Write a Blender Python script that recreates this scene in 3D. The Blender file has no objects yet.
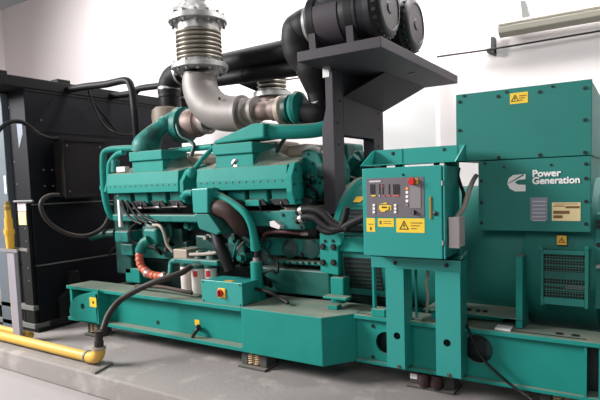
import bpy, bmesh, math, random
from mathutils import Vector, Matrix
random.seed(7)
C = bpy.context.scene.collection
# ------------------------------------------------------------------ camera model (600x400 frame)
FOC, YAW, PIT, ROL, CX, CY, CAMZ = 530.0, math.radians(33.0), math.radians(-4.42), math.radians(-1.86), 300.0, 225.0, 1.55
_f = Vector((-math.sin(YAW)*math.cos(PIT), math.cos(YAW)*math.cos(PIT), math.sin(PIT)))
_r = Vector((math.cos(YAW), math.sin(YAW), 0)); _u = _r.cross(_f)
RGT = _r*math.cos(ROL)+_u*math.sin(ROL); UP = -_r*math.sin(ROL)+_u*math.cos(ROL)
ORI = Vector((0, 0, CAMZ))
def A(px, py, x=None, y=None, z=None):
    """point of a world plane (x, y or z fixed) seen at a pixel of the survey photograph"""
    d = _f + RGT*((px-CX)/FOC) - UP*((py-CY)/FOC)
    if y is not None: t = y/d.y
    elif x is not None: t = x/d.x
    else: t = (z-CAMZ)/d.z
    return ORI + d*t
cam = bpy.data.objects.new('camera', bpy.data.cameras.new('camera')); C.objects.link(cam)
cam.data.sensor_fit = 'HORIZONTAL'; cam.data.sensor_width = 36; cam.data.lens = FOC/600*36
cam.data.shift_y = 25/600
cam.matrix_world = Matrix((( RGT.x, UP.x, -_f.x, 0), (RGT.y, UP.y, -_f.y, 0), (RGT.z, UP.z, -_f.z, CAMZ), (0, 0, 0, 1)))
bpy.context.scene.camera = cam

# ------------------------------------------------------------------ materials
def srgb(c):
    return tuple((v/255/12.92 if v/255 <= .04045 else ((v/255+.055)/1.055)**2.4) for v in c)+(1,)
def mat(name, col, rough=.5, metal=0, var=.12, scale=6, dust=0, dustcol=(150, 140, 125), bump=.0, bscale=60, spec=.5, stain=None):
    m = bpy.data.materials.new(name); m.use_nodes = True
    nt = m.node_tree; N = nt.nodes; L = nt.links; b = N['Principled BSDF']
    b.inputs['Roughness'].default_value = rough; b.inputs['Metallic'].default_value = metal
    b.inputs['Specular IOR Level'].default_value = spec
    tc = N.new('ShaderNodeNewGeometry')
    nz = N.new('ShaderNodeTexNoise'); nz.inputs['Scale'].default_value = scale; nz.inputs['Detail'].default_value = 5
    L.new(tc.outputs['Position'], nz.inputs['Vector'])
    mx = N.new('ShaderNodeMix'); mx.data_type = 'RGBA'
    c = srgb(col)
    mx.inputs[6].default_value = tuple(v*(1-var) for v in c[:3])+(1,)
    mx.inputs[7].default_value = tuple(min(1, v*(1+var)) for v in c[:3])+(1,)
    L.new(nz.outputs['Fac'], mx.inputs[0]); out = mx.outputs[2]
    if stain:
        n3 = N.new('ShaderNodeTexNoise'); n3.inputs['Scale'].default_value = stain[1]; n3.inputs['Detail'].default_value = 8
        L.new(tc.outputs['Position'], n3.inputs['Vector'])
        rp = N.new('ShaderNodeMapRange'); rp.inputs[1].default_value = stain[2]; rp.inputs[2].default_value = stain[2]+.15
        L.new(n3.outputs['Fac'], rp.inputs[0])
        ms = N.new('ShaderNodeMix'); ms.data_type = 'RGBA'; ms.inputs[7].default_value = srgb(stain[0])
        mu = N.new('ShaderNodeMath'); mu.operation = 'MULTIPLY'; mu.inputs[1].default_value = stain[3]
        L.new(rp.outputs[0], mu.inputs[0]); L.new(mu.outputs[0], ms.inputs[0]); L.new(out, ms.inputs[6]); out = ms.outputs[2]
    if dust:      # settled dust lies on upward faces
        sx = N.new('ShaderNodeSeparateXYZ'); L.new(tc.outputs['Normal'], sx.inputs[0])
        r = N.new('ShaderNodeMapRange'); r.inputs[1].default_value = .62; r.inputs[2].default_value = .98; r.inputs[4].default_value = dust
        L.new(sx.outputs['Z'], r.inputs[0])
        n2 = N.new('ShaderNodeTexNoise'); n2.inputs['Scale'].default_value = 9; L.new(tc.outputs['Position'], n2.inputs['Vector'])
        mm = N.new('ShaderNodeMath'); mm.operation = 'MULTIPLY_ADD'; mm.inputs[1].default_value = .9; mm.inputs[2].default_value = .45
        L.new(n2.outputs['Fac'], mm.inputs[0])
        m3 = N.new('ShaderNodeMath'); m3.operation = 'MULTIPLY'; m3.use_clamp = True
        L.new(mm.outputs[0], m3.inputs[0]); L.new(r.outputs[0], m3.inputs[1])
        md = N.new('ShaderNodeMix'); md.data_type = 'RGBA'; md.inputs[7].default_value = srgb(dustcol)
        L.new(m3.outputs[0], md.inputs[0]); L.new(out, md.inputs[6]); out = md.outputs[2]
    L.new(out, b.inputs['Base Color'])
    if bump:
        nb = N.new('ShaderNodeTexNoise'); nb.inputs['Scale'].default_value = bscale; nb.inputs['Detail'].default_value = 6
        L.new(tc.outputs['Position'], nb.inputs['Vector'])
        bp = N.new('ShaderNodeBump'); bp.inputs['Strength'].default_value = bump; bp.inputs['Distance'].default_value = .01
        L.new(nb.outputs['Fac'], bp.inputs['Height']); L.new(bp.outputs[0], b.inputs['Normal'])
    return m
M = dict(
 green=mat('green_paint', (28, 132, 122), .55, spec=.2, dust=.75, bump=.03),
 green_clean=mat('green_cabinet_paint', (40, 142, 134), .35, var=.05),
 green_box=mat('green_terminal_box_paint', (36, 118, 109), .55, spec=.3, var=.08),
 green_cast=mat('green_painted_casting', (22, 112, 104), .5, spec=.3, dust=.8, dustcol=(142, 132, 116), bump=.25, bscale=40, stain=((12, 48, 43), 5, .50, .75)),
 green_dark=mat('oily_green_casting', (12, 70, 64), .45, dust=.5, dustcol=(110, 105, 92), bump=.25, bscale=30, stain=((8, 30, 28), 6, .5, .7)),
 black=mat('black_painted_steel', (15, 15, 19), .55, spec=.25, dust=.22, dustcol=(80, 76, 74)),
 grey_black=mat('charcoal_sheet_steel', (58, 54, 60), .6, spec=.3, dust=.25),
 rubber=mat('black_rubber', (17, 16, 17), .6, spec=.3, dust=.25, dustcol=(95, 88, 80), bump=.1),
 plastic=mat('black_air_cleaner_plastic', (26, 27, 31), .45, spec=.35, dust=.3, dustcol=(85, 82, 80)),
 navy=mat('blue_black_radiator_sheet', (10, 11, 20), .6, spec=.22, var=.35, scale=3, dust=.25, dustcol=(80, 78, 76)),
 radframe=mat('dusty_black_frame', (22, 24, 25), .7, spec=.25, dust=.2, dustcol=(90, 86, 82)),
 steelgrey=mat('blue_grey_steel_post', (92, 102, 110), .5, var=.12, dust=.2),
 footgrey=mat('grey_dusty_steel', (112, 114, 112), .6, dust=.4),
 cast=mat('silver_cast_iron', (134, 129, 126), .58, metal=.4, bump=.12, bscale=50, stain=((120, 104, 92), 5, .56, .5)),
 rust=mat('heat_stained_turbine_iron', (122, 106, 100), .55, metal=.35, bump=.2, stain=((105, 76, 62), 7, .52, .6)),
 cream=mat('dusty_cream_alloy', (160, 148, 134), .55, metal=.2, bump=.15),
 bellows=mat('stainless_bellows_steel', (138, 134, 124), .38, metal=.75),
 chrome=mat('galvanised_flange_steel', (164, 164, 162), .42, metal=.6),
 foil=mat('aluminium_foil_wrap', (226, 224, 224), .32, metal=.55, bump=.9, bscale=22),
 brown=mat('brown_rubber_hose', (58, 40, 36), .6, spec=.3, dust=.3, bump=.1),
 brownbox=mat('dark_brown_dusty_panel', (30, 27, 27), .8, spec=.2, dust=.6, dustcol=(128, 118, 98)),
 orange=mat('orange_silicone_hose', (196, 98, 74), .5, bump=.1),
 yellow=mat('yellow_gas_pipe_paint', (210, 168, 72), .45, var=.1, dust=.2, dustcol=(210, 200, 160)),
 label_yellow=mat('yellow_sticker', (230, 194, 50), .5, var=.04),
 gold=mat('gold_sticker', (222, 172, 58), .5, var=.08),
 ink=mat('black_ink', (24, 22, 20), .6, var=0),
 boltm=mat('black_bolt', (18, 22, 24), .45),
 white=mat('white_enamel', (238, 238, 236), .4, var=.03),
 filterw=mat('white_filter_can', (206, 198, 190), .4, var=.08, dust=.2),
 red=mat('red_plastic', (190, 38, 40), .35, var=.05),
 faceplate=mat('grey_control_faceplate', (100, 94, 100), .5, var=.05),
 keypad=mat('light_grey_keypad', (128, 122, 124), .6, var=.1, scale=120),
 redline=mat('red_mark', (200, 90, 80), .5, var=0),
 lit=mat('white_button', (236, 232, 228), .5, var=0),
 lampo=mat('orange_button', (236, 150, 70), .5, var=0),
 brass=mat('brass', (170, 140, 70), .4, metal=.6),
 conduit=mat('grey_beige_conduit', (150, 140, 130), .6),
 boxgrey=mat('light_grey_plastic_box', (205, 196, 196), .5, var=.04),
 cream_plate=mat('cream_data_plate', (226, 208, 158), .5, var=.05),
 brown_ink=mat('brown_print', (122, 84, 44), .6, var=0),
 alu=mat('brushed_data_plate', (140, 146, 160), .35, metal=.4, var=.15, scale=60),
 lampgrey=mat('beige_lamp_housing', (150, 146, 134), .5, var=.05),
 darkgap=mat('dark_vent_interior', (10, 16, 16), .8),
 wire=mat('dark_green_mesh_wire', (50, 92, 84), .5),
 rubbergrey=mat('grey_rubber_hose', (46, 41, 39), .55, spec=.35, dust=.3, bump=.1),
 oily_shade=mat('oily_shaded_block', (8, 40, 37), .5, dust=.4, dustcol=(90, 86, 76), bump=.3, bscale=25, stain=((8, 18, 18), 5, .5, .8)),  # oil stained; base also near black to stand in for shaded gaps
 pan=mat('shaded_green_pan', (16, 92, 82), .45, dust=.5, bump=.15, stain=((10, 50, 46), 4, .55, .6)),  # engine green darkened in the colour for the shade low on the engine
 postgrey=mat('lilac_grey_flat_steel', (142, 138, 146), .55, dust=.2),
 slat=mat('dark_green_slat', (18, 52, 48), .6),
 spring=mat('rusty_cream_spring', (214, 188, 150), .5, stain=((120, 80, 60), 20, .5, .7)),
 rustred=mat('maroon_spring', (62, 38, 42), .55),
 isol=mat('dusty_black_mount', (70, 72, 70), .7, dust=.6, bump=.2),
 concrete=mat('worn_grey_concrete', (146, 139, 136), .8, var=.14, scale=2.2, bump=.35, bscale=30, stain=((186, 178, 172), 3.2, .55, .7)),
 floorc=mat('pale_concrete_floor', (160, 154, 153), .75, var=.06, scale=2, bump=.15, bscale=25),
 wall=mat('white_plaster_wall', (236, 228, 228), .85, var=.02, scale=1.5),
 pil=mat('white_gloss_column', (246, 243, 243), .45, var=.02, scale=1.5),
 magenta=mat('dark_red_hose', (84, 40, 50), .5),
)

# ------------------------------------------------------------------ mesh helpers
def frame(d):
    d = Vector(d).normalized()
    a = Vector((0, 0, 1)) if abs(d.z) < .9 else Vector((1, 0, 0))
    s = d.cross(a).normalized(); t = s.cross(d).normalized()
    return s, t
def smooth_path(pts, n=6):
    pts = [Vector(p) for p in pts]
    if len(pts) < 3: return pts
    q = [pts[0]*2-pts[1]]+pts+[pts[-1]*2-pts[-2]]; out = []
    for i in range(1, len(q)-2):
        p0, p1, p2, p3 = q[i-1], q[i], q[i+1], q[i+2]
        for k in range(n):
            t = k/n
            out.append(.5*((2*p1)+(-p0+p2)*t+(2*p0-5*p1+4*p2-p3)*t*t+(-p0+3*p1-3*p2+p3)*t**3))
    return out+[pts[-1]]
class MB:
    def __init__(s): s.bm = bmesh.new()
    def box(s, x0, x1, y0, y1, z0, z1):
        v = [s.bm.verts.new((x, y, z)) for x in (x0, x1) for y in (y0, y1) for z in (z0, z1)]
        for f in ((0, 1, 3, 2), (4, 6, 7, 5), (0, 4, 5, 1), (2, 3, 7, 6), (0, 2, 6, 4), (1, 5, 7, 3)): s.bm.faces.new([v[i] for i in f])
        return s
    def prism(s, poly, vec):
        """closed outline (3D points in one plane) swept by vec"""
        vec = Vector(vec); a = [s.bm.verts.new(Vector(p)) for p in poly]; b = [s.bm.verts.new(Vector(p)+vec) for p in poly]; n = len(a)
        s.bm.faces.new(a[::-1]); s.bm.faces.new(b)
        for i in range(n): s.bm.faces.new((a[i], a[(i+1) % n], b[(i+1) % n], b[i]))
        return s
    def loft(s, rings, cap=True):
        rs = [[s.bm.verts.new(Vector(p)) for p in r] for r in rings]; n = len(rs[0])
        for a, b in zip(rs, rs[1:]):
            for i in range(n): s.bm.faces.new((a[i], a[(i+1) % n], b[(i+1) % n], b[i]))
        if cap: s.bm.faces.new(rs[0][::-1]); s.bm.faces.new(rs[-1])
        return s
    def tube(s, pts, r, seg=14, n=6, cap=True, corr=0, corrn=2):
        path = smooth_path(pts, n) if n > 1 else [Vector(p) for p in pts]
        m = len(path); rr = []
        for i in range(m):
            if isinstance(r, (list, tuple)):
                t = i/(m-1)*(len(r)-1); k = min(int(t), len(r)-2); q = r[k]*(1-(t-k))+r[k+1]*(t-k)
            else: q = r
            if corr and (i//corrn) % 2: q *= 1-corr
            rr.append(q)
        rings = []; s0 = None
        for i in range(m):
            d = (path[min(i+1, m-1)]-path[max(i-1, 0)]).normalized()
            if s0 is None: s0, _ = frame(d)
            s0 = (s0-d*s0.dot(d)).normalized(); t = d.cross(s0)
            rings.append([path[i]+(s0*math.cos(a)+t*math.sin(a))*rr[i] for a in [2*math.pi*k/seg for k in range(seg)]])
        return s.loft(rings, cap)
    def cyl(s, p0, p1, r0, r1=None, seg=24):
        return s.tube([p0, p1], [r0, r0 if r1 is None else r1], seg, 1)
    def lathe(s, base, axis, prof, seg=32):
        """prof: (distance along axis, radius) list"""
        base = Vector(base); ax = Vector(axis).normalized(); a, b = frame(ax)
        return s.loft([[base+ax*h+(a*math.cos(q)+b*math.sin(q))*max(r, 1e-4) for q in [2*math.pi*k/seg for k in range(seg)]] for h, r in prof])
    def ball(s, c, r, seg=14):
        c = Vector(c); return s.lathe(c-Vector((0, 0, r)), (0, 0, 1), [(r-r*math.cos(math.pi*k/8), r*math.sin(math.pi*k/8)) for k in range(9)], seg)
def build(name, mb, m, parent=None, bevel=0, smooth=False, at=None, kind=None, segs=2):
    bm = mb.bm
    bmesh.ops.recalc_face_normals(bm, faces=bm.faces)
    me = bpy.data.meshes.new(name)
    root = parent
    while root is not None and root.parent is not None: root = root.parent
    off = Vector(root['_o']) if root is not None else None
    if off is None:
        if at is None:
            xs = [v.co for v in bm.verts]
            at = Vector(((min(v.x for v in xs)+max(v.x for v in xs))/2, (min(v.y for v in xs)+max(v.y for v in xs))/2, min(v.z for v in xs)))
        off = Vector(at)
    for v in bm.verts: v.co -= off
    bm.to_mesh(me); bm.free()
    if smooth:
        for p in me.polygons: p.use_smooth = True
        me.set_sharp_from_angle(angle=math.radians(38))
    o = bpy.data.objects.new(name, me); C.objects.link(o)
    me.materials.append(M[m] if isinstance(m, str) else m)
    if parent is not None: o.parent = parent
    else: o.location = off; o['_o'] = tuple(off)
    if bevel:
        b = o.modifiers.new('bevel', 'BEVEL'); b.width = bevel; b.segments = segs; b.limit_method = 'ANGLE'; b.angle_limit = math.radians(40)
        b.harden_normals = False
    if kind: o['kind'] = kind
    return o
def tag(o, label, cat, group=None):
    o['label'] = label; o['category'] = cat
    if group: o['group'] = group
    return o
def thing(name, label, cat, loc, group=None):
    o = bpy.data.objects.new(name, None); C.objects.link(o); o.location = loc; o['_o'] = tuple(loc); o.empty_display_size = .1
    return tag(o, label, cat, group)
def copy_tree(o, parent=None):
    c = o.copy(); C.objects.link(c)
    if parent is not None: c.parent = parent
    for ch in list(o.children): copy_tree(ch, c)
    return c
BOLT = {}
def bolt(parent, p, axis='y', r=.011, m='boltm', name='bolt'):
    """hex bolt head on a face that looks to -Y ('y'), +X ('x') or +Z ('z'); all heads share a mesh"""
    key = (axis, r, m)
    if key not in BOLT:
        d = {'y': (0, -1, 0), 'x': (1, 0, 0), 'z': (0, 0, 1)}[axis]
        mb = MB(); mb.lathe((0, 0, 0), d, [(-.002, r*1.35), (r*.25, r*1.35), (r*.25, r), (r*1.0, r*.95)], 6)
        bmesh.ops.recalc_face_normals(mb.bm, faces=mb.bm.faces)
        me = bpy.data.meshes.new(name); mb.bm.to_mesh(me); mb.bm.free(); me.materials.append(M[m]); BOLT[key] = me
    o = bpy.data.objects.new(name, BOLT[key]); C.objects.link(o); o.parent = parent
    root = parent
    while root.parent is not None: root = root.parent
    o.location = Vector(p)-Vector(root['_o'])
    return o
def text_mesh(txt, size, loc, m, parent, name='lettering', bold=.0, depth=.002, sx=1.0, fat=0):
    cu = bpy.data.curves.new(name, 'FONT'); cu.body = txt; cu.size = size; cu.extrude = depth; cu.offset = bold; cu.space_line = .8
    t = bpy.data.objects.new(name, cu); C.objects.link(t)
    bpy.context.view_layer.update()
    me = bpy.data.meshes.new_from_object(t.evaluated_get(bpy.context.evaluated_depsgraph_get()))
    bpy.data.objects.remove(t); bpy.data.curves.remove(cu)
    root = parent
    while root.parent is not None: root = root.parent
    me.transform(Matrix.Translation(Vector(loc)-Vector(root['_o'])) @ Matrix.Rotation(math.pi/2, 4, 'X') @ Matrix.Diagonal((sx, 1, 1, 1)))
    if fat:       # thicken the strokes evenly
        bm = bmesh.new(); base_ = me.copy()
        for kk, (dx, dz) in enumerate(((0, 0), (fat, 0), (-fat, 0), (0, fat), (0, -fat), (fat*.7, fat*.7), (-fat*.7, -fat*.7), (fat*.7, -fat*.7), (-fat*.7, fat*.7))):
            q = base_.copy(); q.transform(Matrix.Translation((dx, -.00025*kk, dz))); bm.from_mesh(q); bpy.data.meshes.remove(q)
        bm.to_mesh(me); bm.free(); bpy.data.meshes.remove(base_)
    me.materials.clear(); me.materials.append(M[m])
    o = bpy.data.objects.new(name, me); C.objects.link(o); o.parent = parent
    return o
def rect(p0, p1, y):
    a, b = A(*p0, y=y), A(*p1, y=y)
    return min(a.x, b.x), max(a.x, b.x), min(a.z, b.z), max(a.z, b.z)
def plate(mb, r, y, t=.003):
    return mb.box(r[0], r[1], y-t, y+.001, r[2], r[3])
def circ(x, z, r, y, n=20, a0=0, a1=2*math.pi):
    return [Vector((x+r*math.cos(a0+(a1-a0)*k/n), y, z+r*math.sin(a0+(a1-a0)*k/n))) for k in range(n)]
def holed(mb, x0, x1, z0, z1, y0, y1, holes, n=24):
    """plate in XZ with round through-holes (x,z,r), holes given in order of x"""
    xs = [x0]
    for i in range(len(holes)-1): xs.append((holes[i][0]+holes[i+1][0])/2)
    xs.append(x1)
    for (hx, hz, hr), a, b in zip(holes, xs, xs[1:]):
        inner, outer = [], []
        for k in range(n):
            t = 2*math.pi*(k+.5)/n; c, s = math.cos(t), math.sin(t)
            inner.append((hx+hr*c, hz+hr*s))
            q = min((b-hx)/c if c > 0 else (a-hx)/c if c < 0 else 1e9, (z1-hz)/s if s > 0 else (z0-hz)/s if s < 0 else 1e9)
            outer.append([hx+q*c, hz+q*s])
        for cx, cz in ((a, z0), (a, z1), (b, z0), (b, z1)):
            j = min(range(n), key=lambda k: (outer[k][0]-cx)**2+(outer[k][1]-cz)**2); outer[j] = [cx, cz]
        v = {}
        for nm, ring in (('i', inner), ('o', outer)):
            for yy in (y0, y1): v[nm, yy] = [mb.bm.verts.new((p[0], yy, p[1])) for p in ring]
        for k in range(n):
            j = (k+1) % n
            mb.bm.faces.new((v['i', y0][k], v['i', y0][j], v['o', y0][j], v['o', y0][k]))
            mb.bm.faces.new((v['i', y1][k], v['o', y1][k], v['o', y1][j], v['i', y1][j]))
            mb.bm.faces.new((v['i', y0][k], v['i', y1][k], v['i', y1][j], v['i', y0][j]))
            mb.bm.faces.new((v['o', y0][k], v['o', y0][j], v['o', y1][j], v['o', y1][k]))
    return mb
# ------------------------------------------------------------------ the setting
build('floor', MB().box(-12, 6, -3, 7.2, -.30, -.195), 'floorc', kind='structure')
pl = MB().box(-11.5, 4.5, 2.70, 6.25, -.195, 0)
build('plinth', pl, 'concrete', bevel=.015, kind='structure')
build('wall_back', MB().box(-12, 6, 6.62, 6.82, -.195, 5.6), 'wall', kind='structure')
build('wall_left', MB().box(-12.2, -12, -3, 6.82, -.195, 5.6), 'wall', kind='structure')
tr = MB()
a, b = A(379, 90, y=6.45).x, A(436, 90, y=6.45).x
tr.box(a, b, 6.44, 6.62, -.195, 5.6)
build('trim_1', tr, 'pil', bevel=.012, kind='structure')

# ------------------------------------------------------------------ skid base
base = thing('skid_base', 'long green steel skid base frame carrying the engine and generator', 'frame', (-2.5, 4.4, .15))
def rail(y0, s):     # s=+1: open to -Y
    m = MB()
    return m
m = MB()
m.box(-5.28, -2.83, 3.40, 3.72, .495, .53)
m.box(-5.28, -2.83, 3.40, 3.52, .15, .185)
m.box(-4.74, -2.83, 3.50, 3.53, .185, .495)
m.box(-5.28, -5.24, 3.44, 3.72, .185, .495)
build('channel_rail', m, 'green', base, bevel=.004)
m = MB(); m.prism([(-2.83, 3.398, .148), (-2.04, 3.398, .148), (-1.87, 3.64, .148), (-1.87, 3.95, .148), (-2.83, 3.95, .148)], (0, 0, .384))
build('boxed_section', m, 'green', base, bevel=.008)
hl = A(386, 343, y=3.65); hr = A(478, 349, y=3.65)
m = MB(); xe = A(586, 370, y=3.65).x
holed(m, -1.87, xe, .15, .53, 3.65, 3.67, [(hl.x, hl.z, .085), (hr.x, hr.z, .10)])
build('web_plate', m, 'green', base)
m = MB(); m.box(-1.87, 1.0, 3.60, 3.88, .50, .53); m.box(-1.87, 1.0, 3.62, 3.80, .15, .175)
build('flange', m, 'green', base, bevel=.004)
x2 = A(599, 370, y=3.65).x
for xa, xb in ((xe-.01, xe+.006), (x2, x2+.012)):
    m = MB().box(xa, xb, 3.62, 3.80, .175, .50); build('stiffener', m, 'green', base)
m = MB().box(x2, 1.0, 3.65, 3.67, .175, .50); build('web_plate', m, 'green', base)
m = MB(); m.box(-5.28, 1.0, 5.10, 5.40, .15, .53)
build('channel_rail', m, 'green', base)
for x in (-5.2, -3.3, -2.0, -.9, .7): build('cross_member', MB().box(x, x+.12, 3.72, 5.10, .17, .45), 'green_dark', base)
build('shade_backing', MB().box(-1.86, .9, 3.74, 3.755, .18, .50), 'oily_shade', base)  # dark sheet added behind the web so its holes read as deep shade
# lifting lug with its hole
lug = MB()
pts = [A(p[0], p[1], y=3.345) for p in ((97.5, 290.5), (93, 291.4), (88, 292.6), (83, 293.8), (78, 295.6), (74.5, 298), (72, 301), (70.3, 305), (69.5, 310), (69.8, 314), (71.5, 317.5), (75, 319.6), (80, 320.5), (86, 321.3), (92, 322), (97.5, 323), (97.5, 312), (97.5, 300))]
hc = A(82.5, 306.5, y=3.345); hr_ = .034
n = len(pts); inn = []
for p in pts:
    d = Vector((p.x-hc.x, 0, p.z-hc.z)).normalized(); inn.append(Vector((hc.x, 3.345, hc.z))+d*hr_)
def ringplate(mb, outer, inner, t):
    v = [[mb.bm.verts.new(Vector(p)+Vector((0, dy, 0))) for p in r] for r in (outer, inner) for dy in (0, t)]
    k = len(outer)
    for i in range(k):
        j = (i+1) % k
        for a, b in ((0, 1), (1, 3), (3, 2), (2, 0)): mb.bm.faces.new((v[a][i], v[a][j], v[b][j], v[b][i]))
    return mb
ringplate(lug, pts, inn, .035)
lg = build('lifting_lug', lug, 'green', base)
m = MB(); plate(m, rect((89.5, 297), (96.8, 307.5), 3.344), 3.344); st = build('lug_sticker', m, 'label_yellow', lg)
m = MB(); a = A(93.3, 301, y=3.342); m.box(a.x-.012, a.x+.012, 3.339, 3.342, a.z-.028, a.z+.0); build('sticker_symbol', m, 'ink', lg)
m = MB().box(-4.70, -4.67, 3.345, 3.51, .185, .494); build('stiffener', m, 'green', base)
# drain hole and drain lever with yellow tag
a = A(158, 322.5, y=3.50); m = MB().cyl((a.x, 3.498, a.z), (a.x, 3.51, a.z), .022, seg=16); build('drain_hole', m, 'darkgap', base)
r = rect((194.5, 319.5), (199.5, 326), 3.495); m = MB(); plate(m, r, 3.499); build('warning_tag', m, 'label_yellow', base)
m = MB(); m.tube([A(198.5, 326, y=3.47), A(197, 330, y=3.43), A(193.5, 335, y=3.42), A(192, 339.5, y=3.42)], [.02, .02, .016, .012], 10)
m.cyl(A(198.5, 328, y=3.51), A(198.5, 328, y=3.44), .02); build('drain_lever', m, 'boltm', base, smooth=True)
for px, py in ((373, 326), (373, 357)):
    bolt(base, A(px, py, y=3.65), 'y', .012)
for X, Y in ((A(556, 340, z=.53).x, 3.72), (A(573, 341, z=.53).x, 3.72)):
    m = MB().cyl((X, Y, .528), (X, Y, .534), .025, seg=14); build('bolt_hole', m, 'darkgap', base)
qa, qb = A(498, 326, z=.53), A(514, 327, z=.53)
m = MB(); m.box(qa.x, qb.x, 3.64, 3.74, .53, .542); build('paper_card', m, 'white'); o = bpy.data.objects['paper_card']
tag(o, 'small white card lying on the skid flange under the generator foot', 'card')

# ------------------------------------------------------------------ vibration mounts
def mount(x, y, label, wide=.27):
    t = thing('vibration_mount', label, 'mount', (x, y, 0), 'vibration mounts under the skid')
    w = wide/2
    build('base_plate', MB().box(x-w, x+w, y-.11, y+.11, 0, .02), 'isol', t, bevel=.004)
    for s in (-1, 1):
        mm = MB(); xx = x+s*(w-.045); mm.box(xx-.035, xx+.035, y-.07, y+.07, .02, .125); build('cheek_block', mm, 'isol', t, bevel=.008)
    build('top_plate', MB().box(x-w+.015, x+w-.015, y-.08, y+.08, .128, .1495), 'isol', t, bevel=.003)
    for s in (-1, 1):
        mm = MB(); xc = x+s*.034
        mm.tube([(xc+.024*math.cos(k*math.pi/4), y-.055+.024*math.sin(k*math.pi/4), .028+k*.0024) for k in range(40)], .0065, 6, 1)
        build('spring', mm, 'spring', t, smooth=True)
    return t
mount(-4.92, 3.53, 'dusty black spring mount under the left end of the skid by the lifting lug', .24)
mount(-2.76, 3.53, 'black spring mount with pale rusty coils under the boxed skid section', .29)
rm = mount(-1.30, 3.79, 'black spring mount with white sticker under the cabinet legs', .36)
build('sticker', MB().box(-1.46, -1.405, 3.708, 3.713, .06, .10), 'white', rm)
for s in (-1, 1):
    build('rubber_cushion', MB().lathe((-1.30+s*.048, 3.70, .022), (0, 0, 1), [(0, .034), (.03, .046), (.07, .046), (.10, .038)], 16), 'rustred', rm, smooth=True)
mount(-.42, 3.79, 'black spring mount under the right end of the skid below the generator', .30)

# ------------------------------------------------------------------ radiator
rad = thing('radiator', 'tall blue-black engine radiator with dusty top tank and side posts', 'radiator', (-6.0, 4.4, 0))
build('core', MB().box(-6.45, -5.96, 3.31, 5.6, .3, 2.66), 'navy', rad)
m = MB(); m.box(-6.45, -5.62, 3.0, 5.8, 2.68, 2.80); build('top_tank', m, 'radframe', rad, bevel=.012)
m = MB(); m.box(-6.02, -5.63, 3.0, 3.12, 2.80, 2.835); build('tank_bracket', m, 'radframe', rad, bevel=.005)
m = MB(); m.box(-5.78, -5.64, 3.70, 3.86, 2.80, 2.84); build('tank_bracket', m, 'radframe', rad, bevel=.005)
for z0, z1, d in ((1.43, 2.68, 0), (.75, 1.41, .012), (.10, .73, .006)):
    build('shroud_panel', MB().box(-5.95, -5.63+d, 3.28, 5.6, z0, z1), 'navy', rad, bevel=.006)
for z in (1.42, .74):
    build('seam_rail', MB().box(-5.66, -5.615, 3.29, 5.6, z-.006, z+.006), 'footgrey', rad)
for y0, z0, y1, z1 in ((3.35, 2.28, 3.62, 2.60), (3.7, 2.3, 4.2, 2.62), (4.15, 2.62, 4.5, 2.25)):
    build('stiffening_rib', MB().tube([(-5.625, y0, z0), (-5.625, y1, z1)], .005, 6, 1), 'radframe', rad)
build('seam_rail', MB().box(-5.66, -5.62, 3.29, 5.6, 2.655, 2.675), 'radframe', rad)
build('seam_rail', MB().box(-5.66, -5.62, 3.29, 5.6, 2.22, 2.235), 'radframe', rad)
p1 = build('side_post', MB().box(-6.30, -5.98, 3.22, 3.30, 0, 2.66), 'steelgrey', rad, bevel=.006)
build('sticker', MB().box(-6.03, -5.99, 3.214, 3.221, 1.55, 1.75), 'white', p1)
p2 = build('side_post', MB().box(-5.82, -5.65, 3.235, 3.28, 0, 1.44), 'radframe', rad, bevel=.004)
build('post_cap', MB().box(-5.815, -5.655, 3.228, 3.236, 1.35, 1.44), 'boxgrey', p2)
build('sticker', MB().box(-5.81, -5.66, 3.226, 3.234, 1.20, 1.345), 'cream_plate', p2)
for z in (.58, .72, .90, 1.02, 1.16): bolt(p2, (-5.70, 3.235, z), 'y', .008, 'footgrey')
for X, z in ((-5.9, 1.9), (-5.88, 1.65), (-5.87, 1.1), (-5.88, .95), (-5.87, .62), (-5.86, .48), (-5.93, 2.5)): bolt(rad, (X, 3.28, z), 'y', .008, 'footgrey', 'rivet')
for Y, z in ((3.45, 1.62), (3.45, 1.80), (3.55, 1.62), (3.55, 1.80), (3.65, 1.8), (3.46, 2.35), (3.5, 1.2), (3.5, 1.0)): bolt(rad, (-5.63, Y, z), 'x', .009, 'footgrey', 'rivet')
for z0, z1 in ((.245, .30), (.04, .095)):
    build('foot_rail', MB().box(-7.6, -5.63, 3.22, 3.40, z0, z1), 'footgrey', rad, bevel=.004)
for X in (-5.66, -5.86, -6.4):
    build('foot_upright', MB().box(X-.02, X+.02, 3.24, 3.38, .095, .245), 'radframe', rad)
build('foot_pad', MB().box(-7.6, -5.60, 3.24, 5.6, 0, .04), 'radframe', rad)
build('glint_patch', MB().prism([A(16.5, 124, y=3.21), A(22, 124, y=3.21), A(22.5, 134, y=3.21), A(19, 149, y=3.21)], (0, .01, 0)), 'alu', rad)  # bright sliver standing in for a reflection on the radiator side
build('link_rod', MB().tube([A(14, 201.5, y=3.2), A(33, 201, y=3.22)], .012, 8, 1), 'footgrey', rad)

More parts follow.
